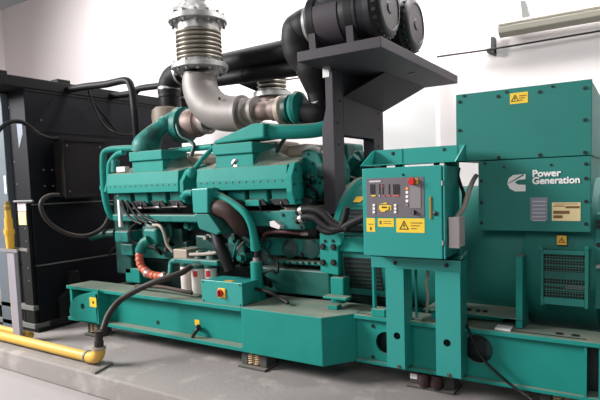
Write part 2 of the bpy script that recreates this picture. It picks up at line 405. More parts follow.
build('lower_bracket', MB().prism([(-5.62, 3.5, .12), (-5.62, 3.85, .12), (-5.62, 3.75, .62), (-5.62, 3.66, .62), (-5.62, 3.6, .4), (-5.62, 3.5, .34)], (.07, 0, 0)), 'radframe', rad, bevel=.008)
ob = thing('junction_box', 'square dark brown dusty box hung on the radiator face', 'box', (-5.5, 3.9, 1.49))
build('body', MB().box(-5.60, -5.40, 3.56, 4.08, 1.49, 2.13), 'brownbox', ob, bevel=.01)
m = MB(); m.box(-5.40, -5.385, 3.54, 4.10, 2.11, 2.15); m.box(-5.40, -5.385, 3.54, 4.10, 1.475, 1.505); m.box(-5.40, -5.385, 3.54, 3.565, 1.5, 2.12)
build('edge_frame', m, 'brownbox', ob, bevel=.003)
for Y, z in ((3.60, 2.06), (4.03, 2.06), (3.60, 1.55), (4.03, 1.55)): bolt(ob, (-5.40, Y, z), 'x', .009, 'footgrey', 'screw')

# black vent pipes from the radiator top
def pipe(name, pts, r, m, label, cat, n=6, seg=14, group=None, **k):
    o = build(name, MB().tube(pts, r, seg, n, **k), m, smooth=True); return tag(o, label, cat, group)
pipe('vent_pipe', [(-5.62, 3.80, 2.72), (-5.3, 3.80, 2.72), (-4.93, 3.80, 2.70), A(126, 80.5, y=3.8), A(131.5, 88, y=3.8), A(133, 96, y=3.8), A(135, 114, y=3.8), A(137, 138, y=3.85)], .038, 'black', 'black vent pipe bending down in front of the radiator above the junction box', 'pipe')
pipe('vent_pipe', [(-5.62, 4.40, 2.72), (-5.2, 4.40, 2.715), A(140, 88.5, y=4.4), A(166, 85, y=4.4)], .038, 'black', 'straight black vent pipe running behind the bent one to the exhaust', 'pipe')
pipe('cable', [A(88, 86, x=-5.3), A(90, 96, x=-5.4), A(95, 109, x=-5.45), A(101, 121, x=-5.45), A(111, 131, x=-5.4), A(124, 135, x=-5.2), A(138, 133, x=-5.1), A(152, 126, x=-4.9)], .012, 'rubbergrey', 'thin grey cable looping down from the bent vent pipe', 'cable', seg=8)
pipe('hose', [A(-6, 137, x=-5.55), A(1, 128, x=-5.55), A(9, 122.5, x=-5.55), A(20, 121.5, x=-5.55), A(30, 127, x=-5.55), A(40, 135, x=-5.5), A(50, 138.5, x=-5.5), A(58, 138.5, x=-5.5)], .022, 'rubber', 'black hose arching over the grey post into the top of the brown box', 'hose', seg=10)
hz = pipe('hose', [A(58.5, 195, x=-5.38), A(50, 195.5, x=-5.36), A(42.5, 200, x=-5.34), A(41, 208, x=-5.34), A(46, 219, x=-5.32), A(56, 228, x=-5.3), A(70, 234.5, x=-5.25), A(85, 236, x=-5.15), A(97, 232, x=-5.1), A(105, 225, x=-5.05), A(110, 214, x=-5.0), A(112, 204, x=-4.95)], .024, 'rubbergrey', 'grey hose looping from the bottom of the brown box to the engine', 'hose', seg=10)

# ------------------------------------------------------------------ gas line
gp = thing('gas_pipe', 'thick yellow gas pipe lying along the plinth edge', 'pipe', (-6, 2.86, 0))
pe = A(88.5, 363, y=2.86)
m = MB().tube([(-9.5, 2.86, .062), (pe.x, 2.86, .062)], .047, 20, 1); build('straight_pipe', m, 'yellow', gp, smooth=True)
m = MB().lathe((pe.x-.012, 2.86, .062), (1, 0, 0), [(0, .056), (.02, .056)], 24); build('union_ring', m, 'footgrey', gp, smooth=True)
ex = A(99.5, 356, y=2.86).x-.02
m = MB().tube([(pe.x-.01, 2.86, .062), (pe.x+.04, 2.86, .062), (ex-.03, 2.86, .078), (ex+.01, 2.86, .115), (ex+.02, 2.86, .16)], [.049, .053, .055, .055, .053], 18); build('elbow', m, 'yellow', gp, smooth=True)
m = MB().lathe((ex+.02, 2.86, .155), (0, 0, 1), [(0, .06), (.022, .06)], 20); build('collar', m, 'cream', gp, smooth=True)
m = MB().lathe((ex+.02, 2.86, .18), (.02, .05, 1), [(0, .04), (.05, .04), (.05, .034), (.12, .034), (.12, .038), (.14, .038)], 18); build('threaded_nipple', m, 'rubbergrey', gp, smooth=True)
tag(build('flat_bar', MB().prism([A(92, 373, z=.0), A(95, 374.5, z=0), A(113, 364.5, z=0), A(110, 363, z=0)], (0, 0, .018)), 'footgrey'), 'short flat steel bar lying on the plinth under the yellow elbow', 'bar')
hs = Vector((ex+.022, 2.868, .305))
pipe('gas_hose', [hs, A(102.5, 331, y=2.90), A(107, 318, y=2.97), A(113, 308, y=3.03), A(122, 299, y=3.12), A(138, 289.5, y=3.22), A(155, 282, y=3.30), A(170, 277, y=3.38), A(182, 272.5, y=3.46), A(191, 266.5, y=3.54)], .029, 'rubbergrey', 'grey rubber gas hose arching from the yellow elbow up to the filters', 'hose', corr=.05, corrn=1)
gr = thing('gas_riser', 'upright yellow pipe with brass top standing by the radiator post', 'pipe', (-5.45, 2.93, 0))
b0 = A(15.5, 340, y=2.93); xr = b0.x
m = MB().tube([(-9.5, 2.99, .075), (xr-.12, 2.99, .075), (xr-.03, 2.985, .085), (xr, 2.965, .12), (xr, 2.95, .2), (xr, 2.95, .9), (xr, 2.95, 1.02)], .036, 16); build('bent_pipe', m, 'yellow', gr, smooth=True)
m = MB().lathe((xr, 2.95, .98), (0, 0, 1), [(0, .038), (.15, .044), (.15, .052), (.2, .052), (.2, .04), (.32, .038), (.32, .03), (.40, .03)], 16); build('valve_body', m, 'gold', gr, smooth=True)
m = MB().lathe((xr, 2.95, 1.38), (0, 0, 1), [(0, .034), (.04, .034), (.05, .024), (.09, .024)], 10); build('cap', m, 'brass', gr, smooth=True)
gs = thing('pipe_support', 'light grey flat support post with clamp holding the yellow riser', 'post', (-5.32, 2.9, 0))
a0, a1 = A(15, 345, y=2.92).x, A(22, 345, y=2.92).x
build('post', MB().box(a0+.015, a1+.01, 2.90, 2.94, 0, .98), 'postgrey', gs, bevel=.004)
build('foot', MB().box(a0-.02, a1+.14, 2.86, 2.98, 0, .012), 'isol', gs)
m = MB(); m.box(a0-.16, a1+.09, 2.885, 2.90, .955, .985); m.box(a0-.16, a1+.09, 2.99, 3.005, .955, .985); build('clamp', m, 'chrome', gs)
# ------------------------------------------------------------------ engine
eng = thing('diesel_engine', 'large green sixteen cylinder diesel engine with two angular housings on its side', 'engine', (-3.6, 4.4, .5))
YC = 4.4
build('engine_block', MB().box(-4.86, -2.42, 4.0, 4.8, .78, 1.62), 'oily_shade', eng, bevel=.02)
build('oil_pan', MB().prism([(-4.7, 3.98, .78), (-4.7, 4.82, .78), (-4.7, 4.7, .45), (-4.7, 4.1, .45)], (2.4, 0, 0)), 'oily_shade', eng, bevel=.02)
build('rear_bank', MB().box(-4.7, -2.5, 4.75, 5.15, 1.35, 1.95), 'green_cast', eng, bevel=.03)
def housing(x0, x1, cx0, cx1, nm):
    m = MB()
    m.prism([(x0, 3.64, 1.515), (x0, 3.64, 1.60), (x0, 3.655, 1.715), (x0, 4.02, 1.80), (x0, 4.05, 1.515)], (x1-x0-.06, 0, 0))
    h = build(nm, m, 'green', eng, bevel=.006)
    # sloping wings between the centre block and the ends
    for xa, xb, za in ((cx1, x1-.10, 1.83), (cx0, x0+.06, 1.80)):
        m = MB(); n = 8; rings = []
        for k in range(n+1):
            t = k/n; x = xa+(xb-xa)*t; zt = za+.02-(za+.02-1.72)*math.sin(t*math.pi/2)**.8; 
            rings.append([(x, 3.66, 1.70), (x, 3.662, 1.716), (x, 3.78, zt), (x, 3.98, zt+.05), (x, 3.98, 1.70)])
        m.loft(rings); build('housing_wing', m, 'green_cast', h, smooth=True)
    m = MB(); m.box(cx0, cx1, 3.675, 3.98, 1.70, 1.835); m2 = build('inlet_neck', m, 'green', h, bevel=.006)
    m = MB(); m.box(cx0-.015, cx1+.015, 3.65, 4.0, 1.835, 1.93); build('inlet_flange', m, 'green', h, bevel=.008)
    for k in range(13):
        bolt(h, (x0+.05+(x1-x0-.16)*k/12, 3.64, 1.585), 'y', .007, 'footgrey')
    return h
hR = housing(-3.50, -2.42, -3.28, -2.85, 'aftercooler_housing')
hL = housing(-4.80, -3.68, -4.42, -3.97, 'aftercooler_housing')
# end cover that closes the right housing
m = MB(); m.prism([(-2.475, 3.62, 1.49), (-2.475, 3.62, 1.62), (-2.475, 3.68, 1.73), (-2.475, 3.78, 1.75), (-2.475, 3.80, 1.49), (-2.475, 3.78, 1.38), (-2.475, 3.66, 1.38)], (.06, 0, 0))
ec = build('end_cover', m, 'green', eng, bevel=.008)
for y, z in ((3.65, 1.55), (3.68, 1.67), (3.76, 1.71), (3.77, 1.55), (3.75, 1.42), (3.68, 1.42)): bolt(ec, (-2.415, y, z), 'x', .009, 'green_dark')
m = MB().prism([(-3.70, 3.62, 1.50), (-3.70, 3.62, 1.61), (-3.70, 3.70, 1.72), (-3.70, 3.95, 1.78), (-3.70, 3.95, 1.50)], (.05, 0, 0)); build('end_cover', m, 'green', eng, bevel=.006)
# emblem on the right neck
ec_ = A(234.5, 163, y=3.672)
m = MB(); m.prism([(ec_.x+p[0]*.032, 3.668, ec_.z+p[1]*.034) for p in ((-.3, 1), (1, 1), (1, .45), (.1, .3), (-.2, -.1), (.2, -.45), (1, -.5), (1, -1), (-.3, -1), (-1, -.4), (-1, .4))], (0, .006, 0)); build('emblem', m, 'white', hR)
m = MB(); m.prism([(ec_.x+p[0]*.032, 3.664, ec_.z+p[1]*.034) for p in ((-1, -.5), (-.7, -.75), (1, .75), (.8, 1))], (0, .005, 0)); build('emblem_bar', m, 'ink', hR)
# hoods leaning over to the charge air pipes
m = MB(); y0 = 3.665
hp = [A(212.5, 144.5, y=y0), A(214, 140.5, y=y0), A(252, 123.5, y=y0), A(264, 123, y=y0), A(264, 137.5, y=y0), A(251, 139.5, y=y0)]
m.prism(hp, (0, .26, 0)); build('inlet_hood', m, 'green', hR, bevel=.015)
m = MB().tube([A(262, 130, y=3.78), A(278, 131.5, y=3.80), A(298, 131.5, y=3.86), A(316, 130, y=3.93), A(330, 126, y=4.0)], [.072, .066, .064, .064, .07], 18); build('charge_air_pipe', m, 'green', eng, smooth=True)
m = MB().tube([A(146, 152, y=3.80), A(147.5, 145, y=3.80), A(151.5, 138, y=3.82), A(157, 131, y=3.85), A(165, 124.5, y=3.90), A(178, 115.5, y=3.99), A(182, 112, y=4.02)], [.155, .15, .118, .09, .074, .072, .07], 20); build('inlet_hood', m, 'green_cast', hL, smooth=True)
m = MB().lathe(A(163, 126, y=3.89), A(172, 119.5, y=3.95)-A(163, 126, y=3.89), [(0, .083), (.03, .088), (.06, .083)], 18); build('hose_clamp', m, 'green_cast', eng, smooth=True)
# cylinder heads under the housings
for k in range(8):
    x = (-4.72+.262*k) if k < 4 else (-3.43+.245*(k-4))
    m = MB(); m.prism([(x, 3.70, 1.515), (x, 3.72, 1.40), (x, 4.0, 1.36), (x, 4.0, 1.515)], (.20, 0, 0))
    hd = build('cylinder_head', m, 'green_cast', eng, bevel=.012)
    m = MB(); m.prism([(x-.02, 3.745, 1.43), (x+.15, 3.745, 1.43), (x+.20, 3.745, 1.375), (x+.03, 3.745, 1.375)], (0, .05, 0)); m.bm.verts.ensure_lookup_table(); [setattr(v.co, 'y', v.co.y-.04) for v in m.bm.verts]; build('slot_shade', m, 'rubber', hd, bevel=.005)  # black block stands in for the shaded slot between heads
    if k not in (4,):
        m = MB().tube([(x+.1, 3.73, 1.42), (x+.11, 3.70, 1.39), (x+.12, 3.72, 1.34)], .010, 8); build('injector_pipe', m, 'boltm', hd, smooth=True)
build('pale_tube', MB().tube([A(133, 208, y=3.78), A(160, 207, y=3.78), A(186, 206, y=3.78)], .011, 8, 1), 'boxgrey', eng, smooth=True)  # thin pale tube along the strip below the heads
m = MB(); r = rect((112, 214), (197, 222.5), 3.72); m.box(r[0], r[1], 3.72, 4.0, r[2], r[3]-.005); build('water_manifold', m, 'green_cast', eng, bevel=.012)
m = MB(); r = rect((256, 211), (283, 227), 3.74); m.box(r[0]-.2, r[1], 3.76, 4.0, r[2], r[3]); build('water_manifold', m, 'green_cast', eng, bevel=.012)
m = MB(); r = rect((279, 210), (305, 230), 3.68); m.box(r[0], r[1], 3.68, 3.95, r[2], r[3]); mb_ = build('manifold_block', m, 'green_cast', eng, bevel=.012)
for px, py in ((283, 215), (300, 213), (282, 226), (301, 227)): bolt(mb_, A(px, py, y=3.68), 'y', .012)
r = rect((245, 200), (259, 206), 3.69); build('bracket', MB().box(r[0], r[1], 3.69, 3.8, r[2], r[3]), 'green', eng, bevel=.004)
# oil cooler box at the middle
m = MB(); p = [A(191.5, 189, y=3.50), A(207.5, 188, y=3.50), A(207.5, 213, y=3.50), A(193, 213, y=3.50)]
m.prism(p, (0, .30, 0)); oc = build('oil_cooler_box', m, 'green_clean', eng, bevel=.008)
m = MB(); p = [A(193.5, 213.5, y=3.52), A(208, 213.5, y=3.52), A(221, 232, y=3.52), A(216, 235, y=3.52), A(199, 229, y=3.52)]
m.prism(p, (0, .35, 0)); build('lower_cover', m, 'green_cast', oc, bevel=.01)
m = MB().lathe(A(209.5, 194, y=3.60), (1, 0, 0), [(-.03, .045), (.03, .045), (.03, .06), (.06, .06)], 16); build('pipe_flange', m, 'green', oc, smooth=True)
m = MB().tube([A(183, 197, y=3.6), A(187, 193, y=3.58), A(193, 193, y=3.58)], .03, 12); build('pipe_stub', m, 'green', oc, smooth=True)
# front end casing and coolant lines at the left
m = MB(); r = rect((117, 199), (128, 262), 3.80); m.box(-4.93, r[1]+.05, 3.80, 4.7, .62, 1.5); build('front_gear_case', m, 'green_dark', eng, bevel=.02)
r = rect((114, 231), (128, 241), 3.72); m = MB().box(r[0], r[1], 3.72, 3.95, r[2]-.02, r[3]); build('case_cover', m, 'green_cast', eng, bevel=.015)
r = rect((119, 244), (131, 256), 3.72); m = MB().box(r[0], r[1], 3.74, 3.95, r[2], r[3]); build('case_cover', m, 'green_cast', eng, bevel=.01)
m = MB(); r = rect((117, 200), (120.5, 227), 3.70); m.box(r[0], r[1], 3.70, 3.73, r[2], r[3]); build('level_gauge', m, 'white', eng, bevel=.004)
m = MB().tube([A(137, 148, y=3.82), A(122, 148.5, y=3.80), A(110, 149.5, y=3.78), A(104, 153, y=3.76), A(103, 162, y=3.75), A(103.5, 180, y=3.75), A(105, 197, y=3.75), A(109, 212, y=3.78), A(113, 218, y=3.82)], [.033]*4+[.036]*5, 14); build('coolant_pipe', m, 'green', eng, smooth=True)
m = MB().tube([A(124, 152, y=3.80), A(118, 154, y=3.80), A(111, 162, y=3.78), A(109.5, 170, y=3.77), A(109.5, 182, y=3.76), A(107, 192, y=3.75)], .034, 14); build('coolant_pipe', m, 'green', eng, smooth=True)
for py in (174, 190): m = MB().lathe(A(103.7, py, y=3.75), (0, 0, 1), [(0, .04), (.025, .042), (.05, .04)], 14); build('pipe_coupling', m, 'green', eng, smooth=True)
m = MB(); m.cyl(A(115.5, 172, y=3.75), A(115.5, 160, y=3.75), .05, .045, 14); build('filler_cap', m, 'green_cast', eng, smooth=True)
r = rect((116, 167), (125, 172), 3.70); build('coupling_bracket', MB().box(r[0], r[1], 3.70, 3.76, r[2], r[3]), 'boxgrey', eng, bevel=.006)
m = MB().tube([A(92, 237, y=3.8), A(104, 234, y=3.8), A(116, 233, y=3.82)], .05, 14); build('coolant_pipe', m, 'green_dark', eng, smooth=True)
# pipes over the valley
m = MB().tube([A(170, 151, y=3.95), A(190, 149, y=3.95), A(213, 146.5, y=3.95)], .03, 12, 1); build('crossover_pipe', m, 'green', eng, smooth=True)
m = MB().tube([A(193, 171, y=3.70), A(203, 158, y=3.75), A(214, 147, y=3.85)], .022, 10, 1); build('diagonal_pipe', m, 'green', eng, smooth=True)
m = MB().ball(A(192, 172.5, y=3.66), .055); build('pipe_knuckle', m, 'green', eng, smooth=True)
for px, py, w in ((181, 158, .10), (200, 160, .11), (300, 150, .12)):
    c = A(px, py, y=4.05); m = MB().box(c.x-w, c.x+w, 4.0, 4.35, c.z-.06, c.z+.05); build('rocker_cover', m, 'cream', eng, bevel=.03)
c = A(273, 148, y=4.1); m = MB().box(c.x-.12, c.x+.12, 4.0, 4.4, c.z-.1, c.z+.06); build('rocker_cover', m, 'cream', eng, bevel=.03)
m = MB().tube([A(277, 152, y=3.95), A(281, 144, y=3.95), A(286, 137, y=3.95)], .018, 8); build('thin_pipe', m, 'green_dark', eng, smooth=True)
# gear housing and breather pieces at the flywheel end
m = MB(); m.lathe((-2.36, YC, 1.05), (1, 0, 0), [(0, .44), (.06, .48), (.10, .50), (.14, .50), (.16, .46)], 40); build('flywheel_housing', m, 'green_dark', eng, smooth=True)
m = MB(); p = [A(297, 160, y=3.95), A(307, 148, y=3.95), A(318, 152, y=3.95), A(324, 168, y=3.95), A(324, 190, y=3.95), A(316, 202, y=3.95), A(300, 200, y=3.95)]
m.prism(p, (0, .5, 0)); gh = build('rear_gear_housing', m, 'green_cast', eng, bevel=.02)
for px, py in ((308, 154), (313, 163), (319, 171), (320, 183), (314, 195)): bolt(gh, A(px, py, y=3.95), 'y', .010)
m = MB().tube([A(303, 177, y=3.9), A(309, 177, y=3.88), A(314, 180, y=3.9)], .02, 8); build('thin_pipe', m, 'green_dark', gh, smooth=True)
m = MB().tube([A(301, 150, y=3.95), A(312, 147, y=3.93), A(321, 150, y=3.95)], .02, 8); build('thin_pipe', m, 'chrome', gh, smooth=True)
m = MB().box(-2.62, -2.33, 3.78, 4.0, 1.28, 1.36); build('rear_bracket', m, 'cream', eng, bevel=.01)
m = MB().lathe(A(309, 203, y=3.82), (0, -1, 0), [(0, .06), (.05, .05)], 14); build('plug', m, 'boltm', eng, smooth=True)
# side cover with round doors, rail with bolts
r = rect((268, 238), (322, 258), 3.92); m = MB().box(r[0]-.06, r[1], 3.93, 4.0, r[2], r[3]); sc = build('side_cover', m, 'green_cast', eng, bevel=.006)
for px in (290, 311):
    c = A(px, 249, y=3.93); m = MB().lathe((c.x, 3.935, c.z), (0, -1, 0), [(0, .085), (.012, .085), (.018, .07)], 24); build('round_cover', m, 'green_dark', sc, smooth=True)
bolt(sc, A(302, 255, y=3.93), 'y', .018)
r = rect((272, 260), (322, 266), 3.86); m = MB().box(r[0]-.05, r[1], 3.86, 4.0, r[2], r[3]); rl = build('pan_rail', m, 'green_cast', eng, bevel=.006)
for px in (276, 284, 290, 297, 303, 309, 315): bolt(rl, A(px, 263, y=3.86), 'y', .010)
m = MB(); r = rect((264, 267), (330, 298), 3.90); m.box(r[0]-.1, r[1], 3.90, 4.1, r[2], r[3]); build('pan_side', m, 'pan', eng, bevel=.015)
# bolted adaptor plate and foot
m = MB(); p = [A(319.5, 233, y=3.74), A(341, 233, y=3.74), A(341, 245, y=3.74), A(338, 246, y=3.74), A(338.5, 275.5, y=3.74), A(320.5, 272, y=3.74)]
m.prism(p, (0, .06, 0)); ap = build('adaptor_plate', m, 'green', eng, bevel=.006)
for q in ((323, 246.5), (333.5, 247), (323, 262.5), (333.5, 262.5)): bolt(ap, A(*q, y=3.74), 'y', .022)
for q in ((325, 241), (333, 241)): bolt(ap, A(*q, y=3.74), 'y', .011)
r = rect((330, 277), (347, 297), 3.72); m = MB().box(r[0], r[1]-.03, 3.72, 3.84, r[2]-.06, r[3]); build('mounting_leg', m, 'green', eng, bevel=.01)
r = rect((322.5, 296), (346, 301), 3.62); m = MB().box(r[0], r[1], 3.62, 3.72, r[2], r[3]); build('mounting_foot', m, 'green', eng, bevel=.006)
r = rect((327, 301), (337, 306), 3.66); m = MB().box(r[0], r[1], 3.66, 3.74, .534, r[2]); build('mounting_pad', m, 'green', eng, bevel=.004)
# pump low on the left
c = A(150, 232, y=3.70); m = MB().lathe((c.x, 3.95, c.z), (0, -1, 0), [(0, .16), (.10, .16), (.12, .12), (.26, .11), (.28, .06)], 22); build('water_pump', m, 'green_dark', eng, smooth=True)
r = rect((140, 226), (158, 245), 3.66); m = MB().box(r[0]+.03, r[1]-.02, 3.66, 3.95, r[2], r[3]-.02); build('pump_body', m, 'green_cast', eng, bevel=.03)
m = MB().tube([A(149, 240, y=3.64), A(144, 243, y=3.62), A(141, 248, y=3.62), A(140, 252, y=3.62)], .05, 14); build('pump_outlet', m, 'green_cast', eng, smooth=True)
m = MB().box(-4.9, -3.45, 3.90, 4.0, .80, .95); build('block_skirt', m, 'green_cast', eng, bevel=.01)
for px, py, w, h in ((170, 236, 12, 8), (205, 243, 10, 8), (236, 250, 9, 10), (180, 246, 7, 5)):
    r = rect((px-w, py-h), (px+w, py+h), 3.88); build('block_cover', MB().box(r[0], r[1], 3.88, 4.0, r[2], r[3]), 'green_dark', eng, bevel=.02)
for px, py in ((225, 228), (240, 258), (248, 243), (232, 240), (165, 222), (187, 226), (221, 250), (262, 245)):
    c = A(px, py, y=3.84); build('fitting', MB().lathe((c.x, 3.99, c.z), (0, -1, 0), [(0, .05), (.12, .05), (.12, .03), (.17, .03)], 10), 'green_cast', eng)
# small lines, unions and brackets crowding the block side
rng = random.Random(11)
for (u0, u1, v0, v1, yb, n) in ((202, 262, 236, 284, 3.84, 16), (112, 172, 236, 262, 3.86, 7), (262, 292, 206, 214, 3.80, 5), (300, 322, 156, 200, 3.90, 8), (120, 190, 222, 250, 3.88, 6)):
    for k in range(n):
        u, v = rng.uniform(u0, u1), rng.uniform(v0, v1); kind = rng.random(); y = yb+rng.uniform(-.04, .06)
        if kind < .55:
            du, dv = rng.uniform(-14, 14), rng.uniform(4, 16)
            m = MB().tube([A(u, v, y=y+.1), A(u+du*.3, v, y=y-.03), A(u+du*.8, v+dv*.5, y=y-.04), A(u+du, v+dv, y=y+.05)], rng.choice((.009, .013, .018)), 8, 5)
            build('small_pipe', m, rng.choice(('rubber', 'green_dark', 'green_cast', 'rubber', 'conduit')), eng, smooth=True)
        elif kind < .8:
            c = A(u, v, y=y); w_, h_ = rng.uniform(.02, .05), rng.uniform(.02, .06)
            build('small_bracket', MB().box(c.x-w_, c.x+w_, y, 4.0, c.z-h_, c.z+h_), rng.choice(('green_dark', 'green_cast', 'oily_shade')), eng, bevel=.008)
        else:
            c = A(u, v, y=y)
            build('union', MB().lathe((c.x, y+.12, c.z), (0, -1, 0), [(0, .035), (.09, .035), (.09, .022), (.14, .022)], 8), rng.choice(('green_cast', 'conduit', 'green_dark')), eng)
# starter motor
c0, c1 = A(257.5, 292, y=3.70), A(257.5, 261, y=3.70)
st = thing('starter_motor', 'green upright cylinder with a black rod on top beside the skid switch box', 'motor', (c0.x, 3.70, .535))
build('barrel', MB().lathe((c0.x, 3.70, c0.z), (0, 0, 1), [(0, .055), (c1.z-c0.z-.01, .055), (c1.z-c0.z, .045)], 20), 'green', st, smooth=True)
build('foot', MB().box(c0.x-.05, c0.x+.05, 3.65, 3.75, .532, c0.z), 'green', st)
a = A(256.5, 246, y=3.70); build('rod', MB().cyl((c0.x, 3.70, c1.z-.01), (a.x, 3.70, a.z), .022, seg=10), 'boltm', st, smooth=True)
build('rod_collar', MB().lathe((c0.x, 3.70, c1.z), (0, 0, 1), [(0, .03), (.03, .03), (.03, .026)], 12), 'chrome', st, smooth=True)
build('clip', MB().box(c0.x-.01, c0.x+.02, 3.63, 3.65, c0.z-.02, c0.z+.05), 'label_yellow', st)

# hoses and pipes on the engine side
pipe('coolant_tube', [A(211, 193, y=3.62), A(222, 197, y=3.60), A(235, 204.5, y=3.60), A(245, 213, y=3.60), A(251, 224, y=3.62), A(254, 236, y=3.66), A(256, 249, y=3.70)], [.03, .033, .033, .033, .033, .036, .05], 'green', 'green tube curving from the middle box down to the starter', 'pipe')
pipe('air_hose', [A(213, 209, y=3.62), A(222, 208, y=3.60), A(232, 213, y=3.62), A(240, 224, y=3.68), A(247, 234, y=3.80)], [.07, .085, .09, .085, .07], 'brown', 'wide brown rubber hose beside the curved green tube', 'hose')
pipe('drain_hose', [A(216, 234, y=3.62), A(220, 247, y=3.58), A(225, 258, y=3.58), A(230, 270, y=3.60)], [.05, .055, .052, .05], 'rubber', 'thick black hose slanting down behind the white filters', 'hose')
oh = pipe('coolant_hose', [A(140, 250, y=3.62), A(139.5, 259, y=3.60), A(142, 267, y=3.60), A(149, 273.5, y=3.60), A(157, 276, y=3.62), A(166, 276.5, y=3.64)], .043, 'orange', 'ribbed orange hose curling under the engine', 'hose', corr=.12, corrn=2, n=8)
build('clamp', MB().lathe(A(147.5, 272.5, y=3.60)-Vector((.012, 0, .0)), (1, 0, -.55), [(0, .048), (.03, .048)], 16), 'chrome', oh, smooth=True)
build('clamp', MB().lathe(A(163, 276.5, y=3.635), (1, .1, 0), [(0, .048), (.03, .048)], 16), 'chrome', oh, smooth=True)
pipe('fuel_pipe', [A(166, 277, y=3.64), A(170, 275, y=3.66), A(171, 268, y=3.7), A(172, 262, y=3.72), A(180, 260, y=3.72)], .03, 'green_cast', 'short green pipe joining the orange hose to the filter head', 'pipe')
pipe('breather_hose', [A(153, 225, y=3.62), A(160, 226, y=3.60), A(164, 233, y=3.60), A(167, 244, y=3.62), A(173, 252, y=3.64)], .016, 'conduit', 'thin grey-green hose hooking over to the square filter head', 'hose', seg=8)
pipe('fuel_line', [A(190, 254.5, y=3.62), A(204, 254, y=3.62), A(217, 252, y=3.62), A(224, 245, y=3.66)], .017, 'conduit', 'thin pale line running right from the square filter head', 'pipe', seg=8)
for k, (q, lb) in enumerate((([(122, 200), (126, 212), (133, 220), (142, 224)], 'leftmost thin dark line from the left housing down to the pump'),
    ([(127, 201), (133, 212), (140, 219), (148, 223)], 'middle thin dark line between the left housing and the pump'),
    ([(132, 202), (139, 212), (148, 219), (158, 222)], 'rightmost thin dark line from the left housing to the manifold'))):
    pipe('fuel_line', [A(*p, y=3.66) for p in q], .014, 'rubber', lb, 'pipe', seg=8)
pipe('wiring_loop', [A(136, 224, y=3.66), A(131, 228, y=3.62), A(131, 237, y=3.62), A(136, 243, y=3.64), A(144, 243, y=3.66)], .012, 'rubber', 'black wire looping around the green pump', 'cable', seg=8)
pipe('signal_cable', [A(262, 240, y=3.80), A(265, 234, y=3.76), A(272, 232, y=3.74), A(286, 232, y=3.74), A(303, 233.5, y=3.76)], .014, 'magenta', 'thin dark red cable with a pale plug below the manifold block', 'cable', seg=8)
m = MB().cyl(A(301, 233.5, y=3.76), A(308, 233.5, y=3.78), .018, seg=10); build('plug', m, 'conduit', bpy.data.objects['signal_cable'], smooth=True)
pipe('wiring_loop', [A(262, 275, y=3.72), A(270, 270, y=3.70), A(277, 273, y=3.72), A(277, 262, y=3.78), A(268, 255, y=3.80)], .012, 'rubber', 'black wire looping beside the starter under the side cover', 'cable', seg=8)
pipe('power_cable', [A(253, 288, y=3.62), A(268, 292, y=3.60), A(280, 298, y=3.62), A(288, 303, z=.56)], .016, 'rubber', 'black cable lying on the skid right of the switch box', 'cable', seg=8)
pipe('coolant_tube', [A(243, 237, y=3.70), A(255, 244, y=3.74), A(264, 250, y=3.80), A(274, 262, y=3.84)], .022, 'green_dark', 'thin dark green tube slanting behind the starter rod', 'pipe', seg=10)
for k, (q, r_, lb) in enumerate((
    ([(297, 212), (306, 209.5), (316, 210), (324, 214), (331, 221), (338, 226), (348, 229)], .032, 'uppermost black hose of the bundle at the manifold block'),
    ([(297, 221), (305, 217), (315, 218), (323, 224), (331, 229), (342, 228), (354, 222), (365, 217)], .032, 'lower black hose of the bundle sweeping right to the vents'),
    ([(318, 226), (324, 231), (333, 231.5), (341, 226), (345, 217), (347, 207)], .026, 'thin black hose of the bundle turning up beside the column'))):
    pipe('black_hose', [A(*p, y=3.64) for p in q], r_, 'rubber', lb, 'hose', group='black hoses beside the column')
for (p, q), nm in zip((((300, 211), (304, 209.8)), ((300, 219.3), (304, 217.5))), ('black_hose', 'black_hose.001')):
    d = A(*q, y=3.64)-A(*p, y=3.64); build('clamp', MB().lathe(A(*p, y=3.64), d, [(0, .036), (.03, .036)], 14), 'chrome', bpy.data.objects[nm], smooth=True)
r = rect((270, 222), (281, 228), 3.66)
tag(build('sensor_block', MB().prism([A(269.5, 221.5, y=3.62), A(274, 220.5, y=3.62), A(280.5, 226, y=3.62), A(279, 229.5, y=3.62), A(270, 226.5, y=3.62)], (0, .12, 0)), 'boxgrey', bevel=.004), 'pale metal sensor block hanging under the manifold', 'sensor')

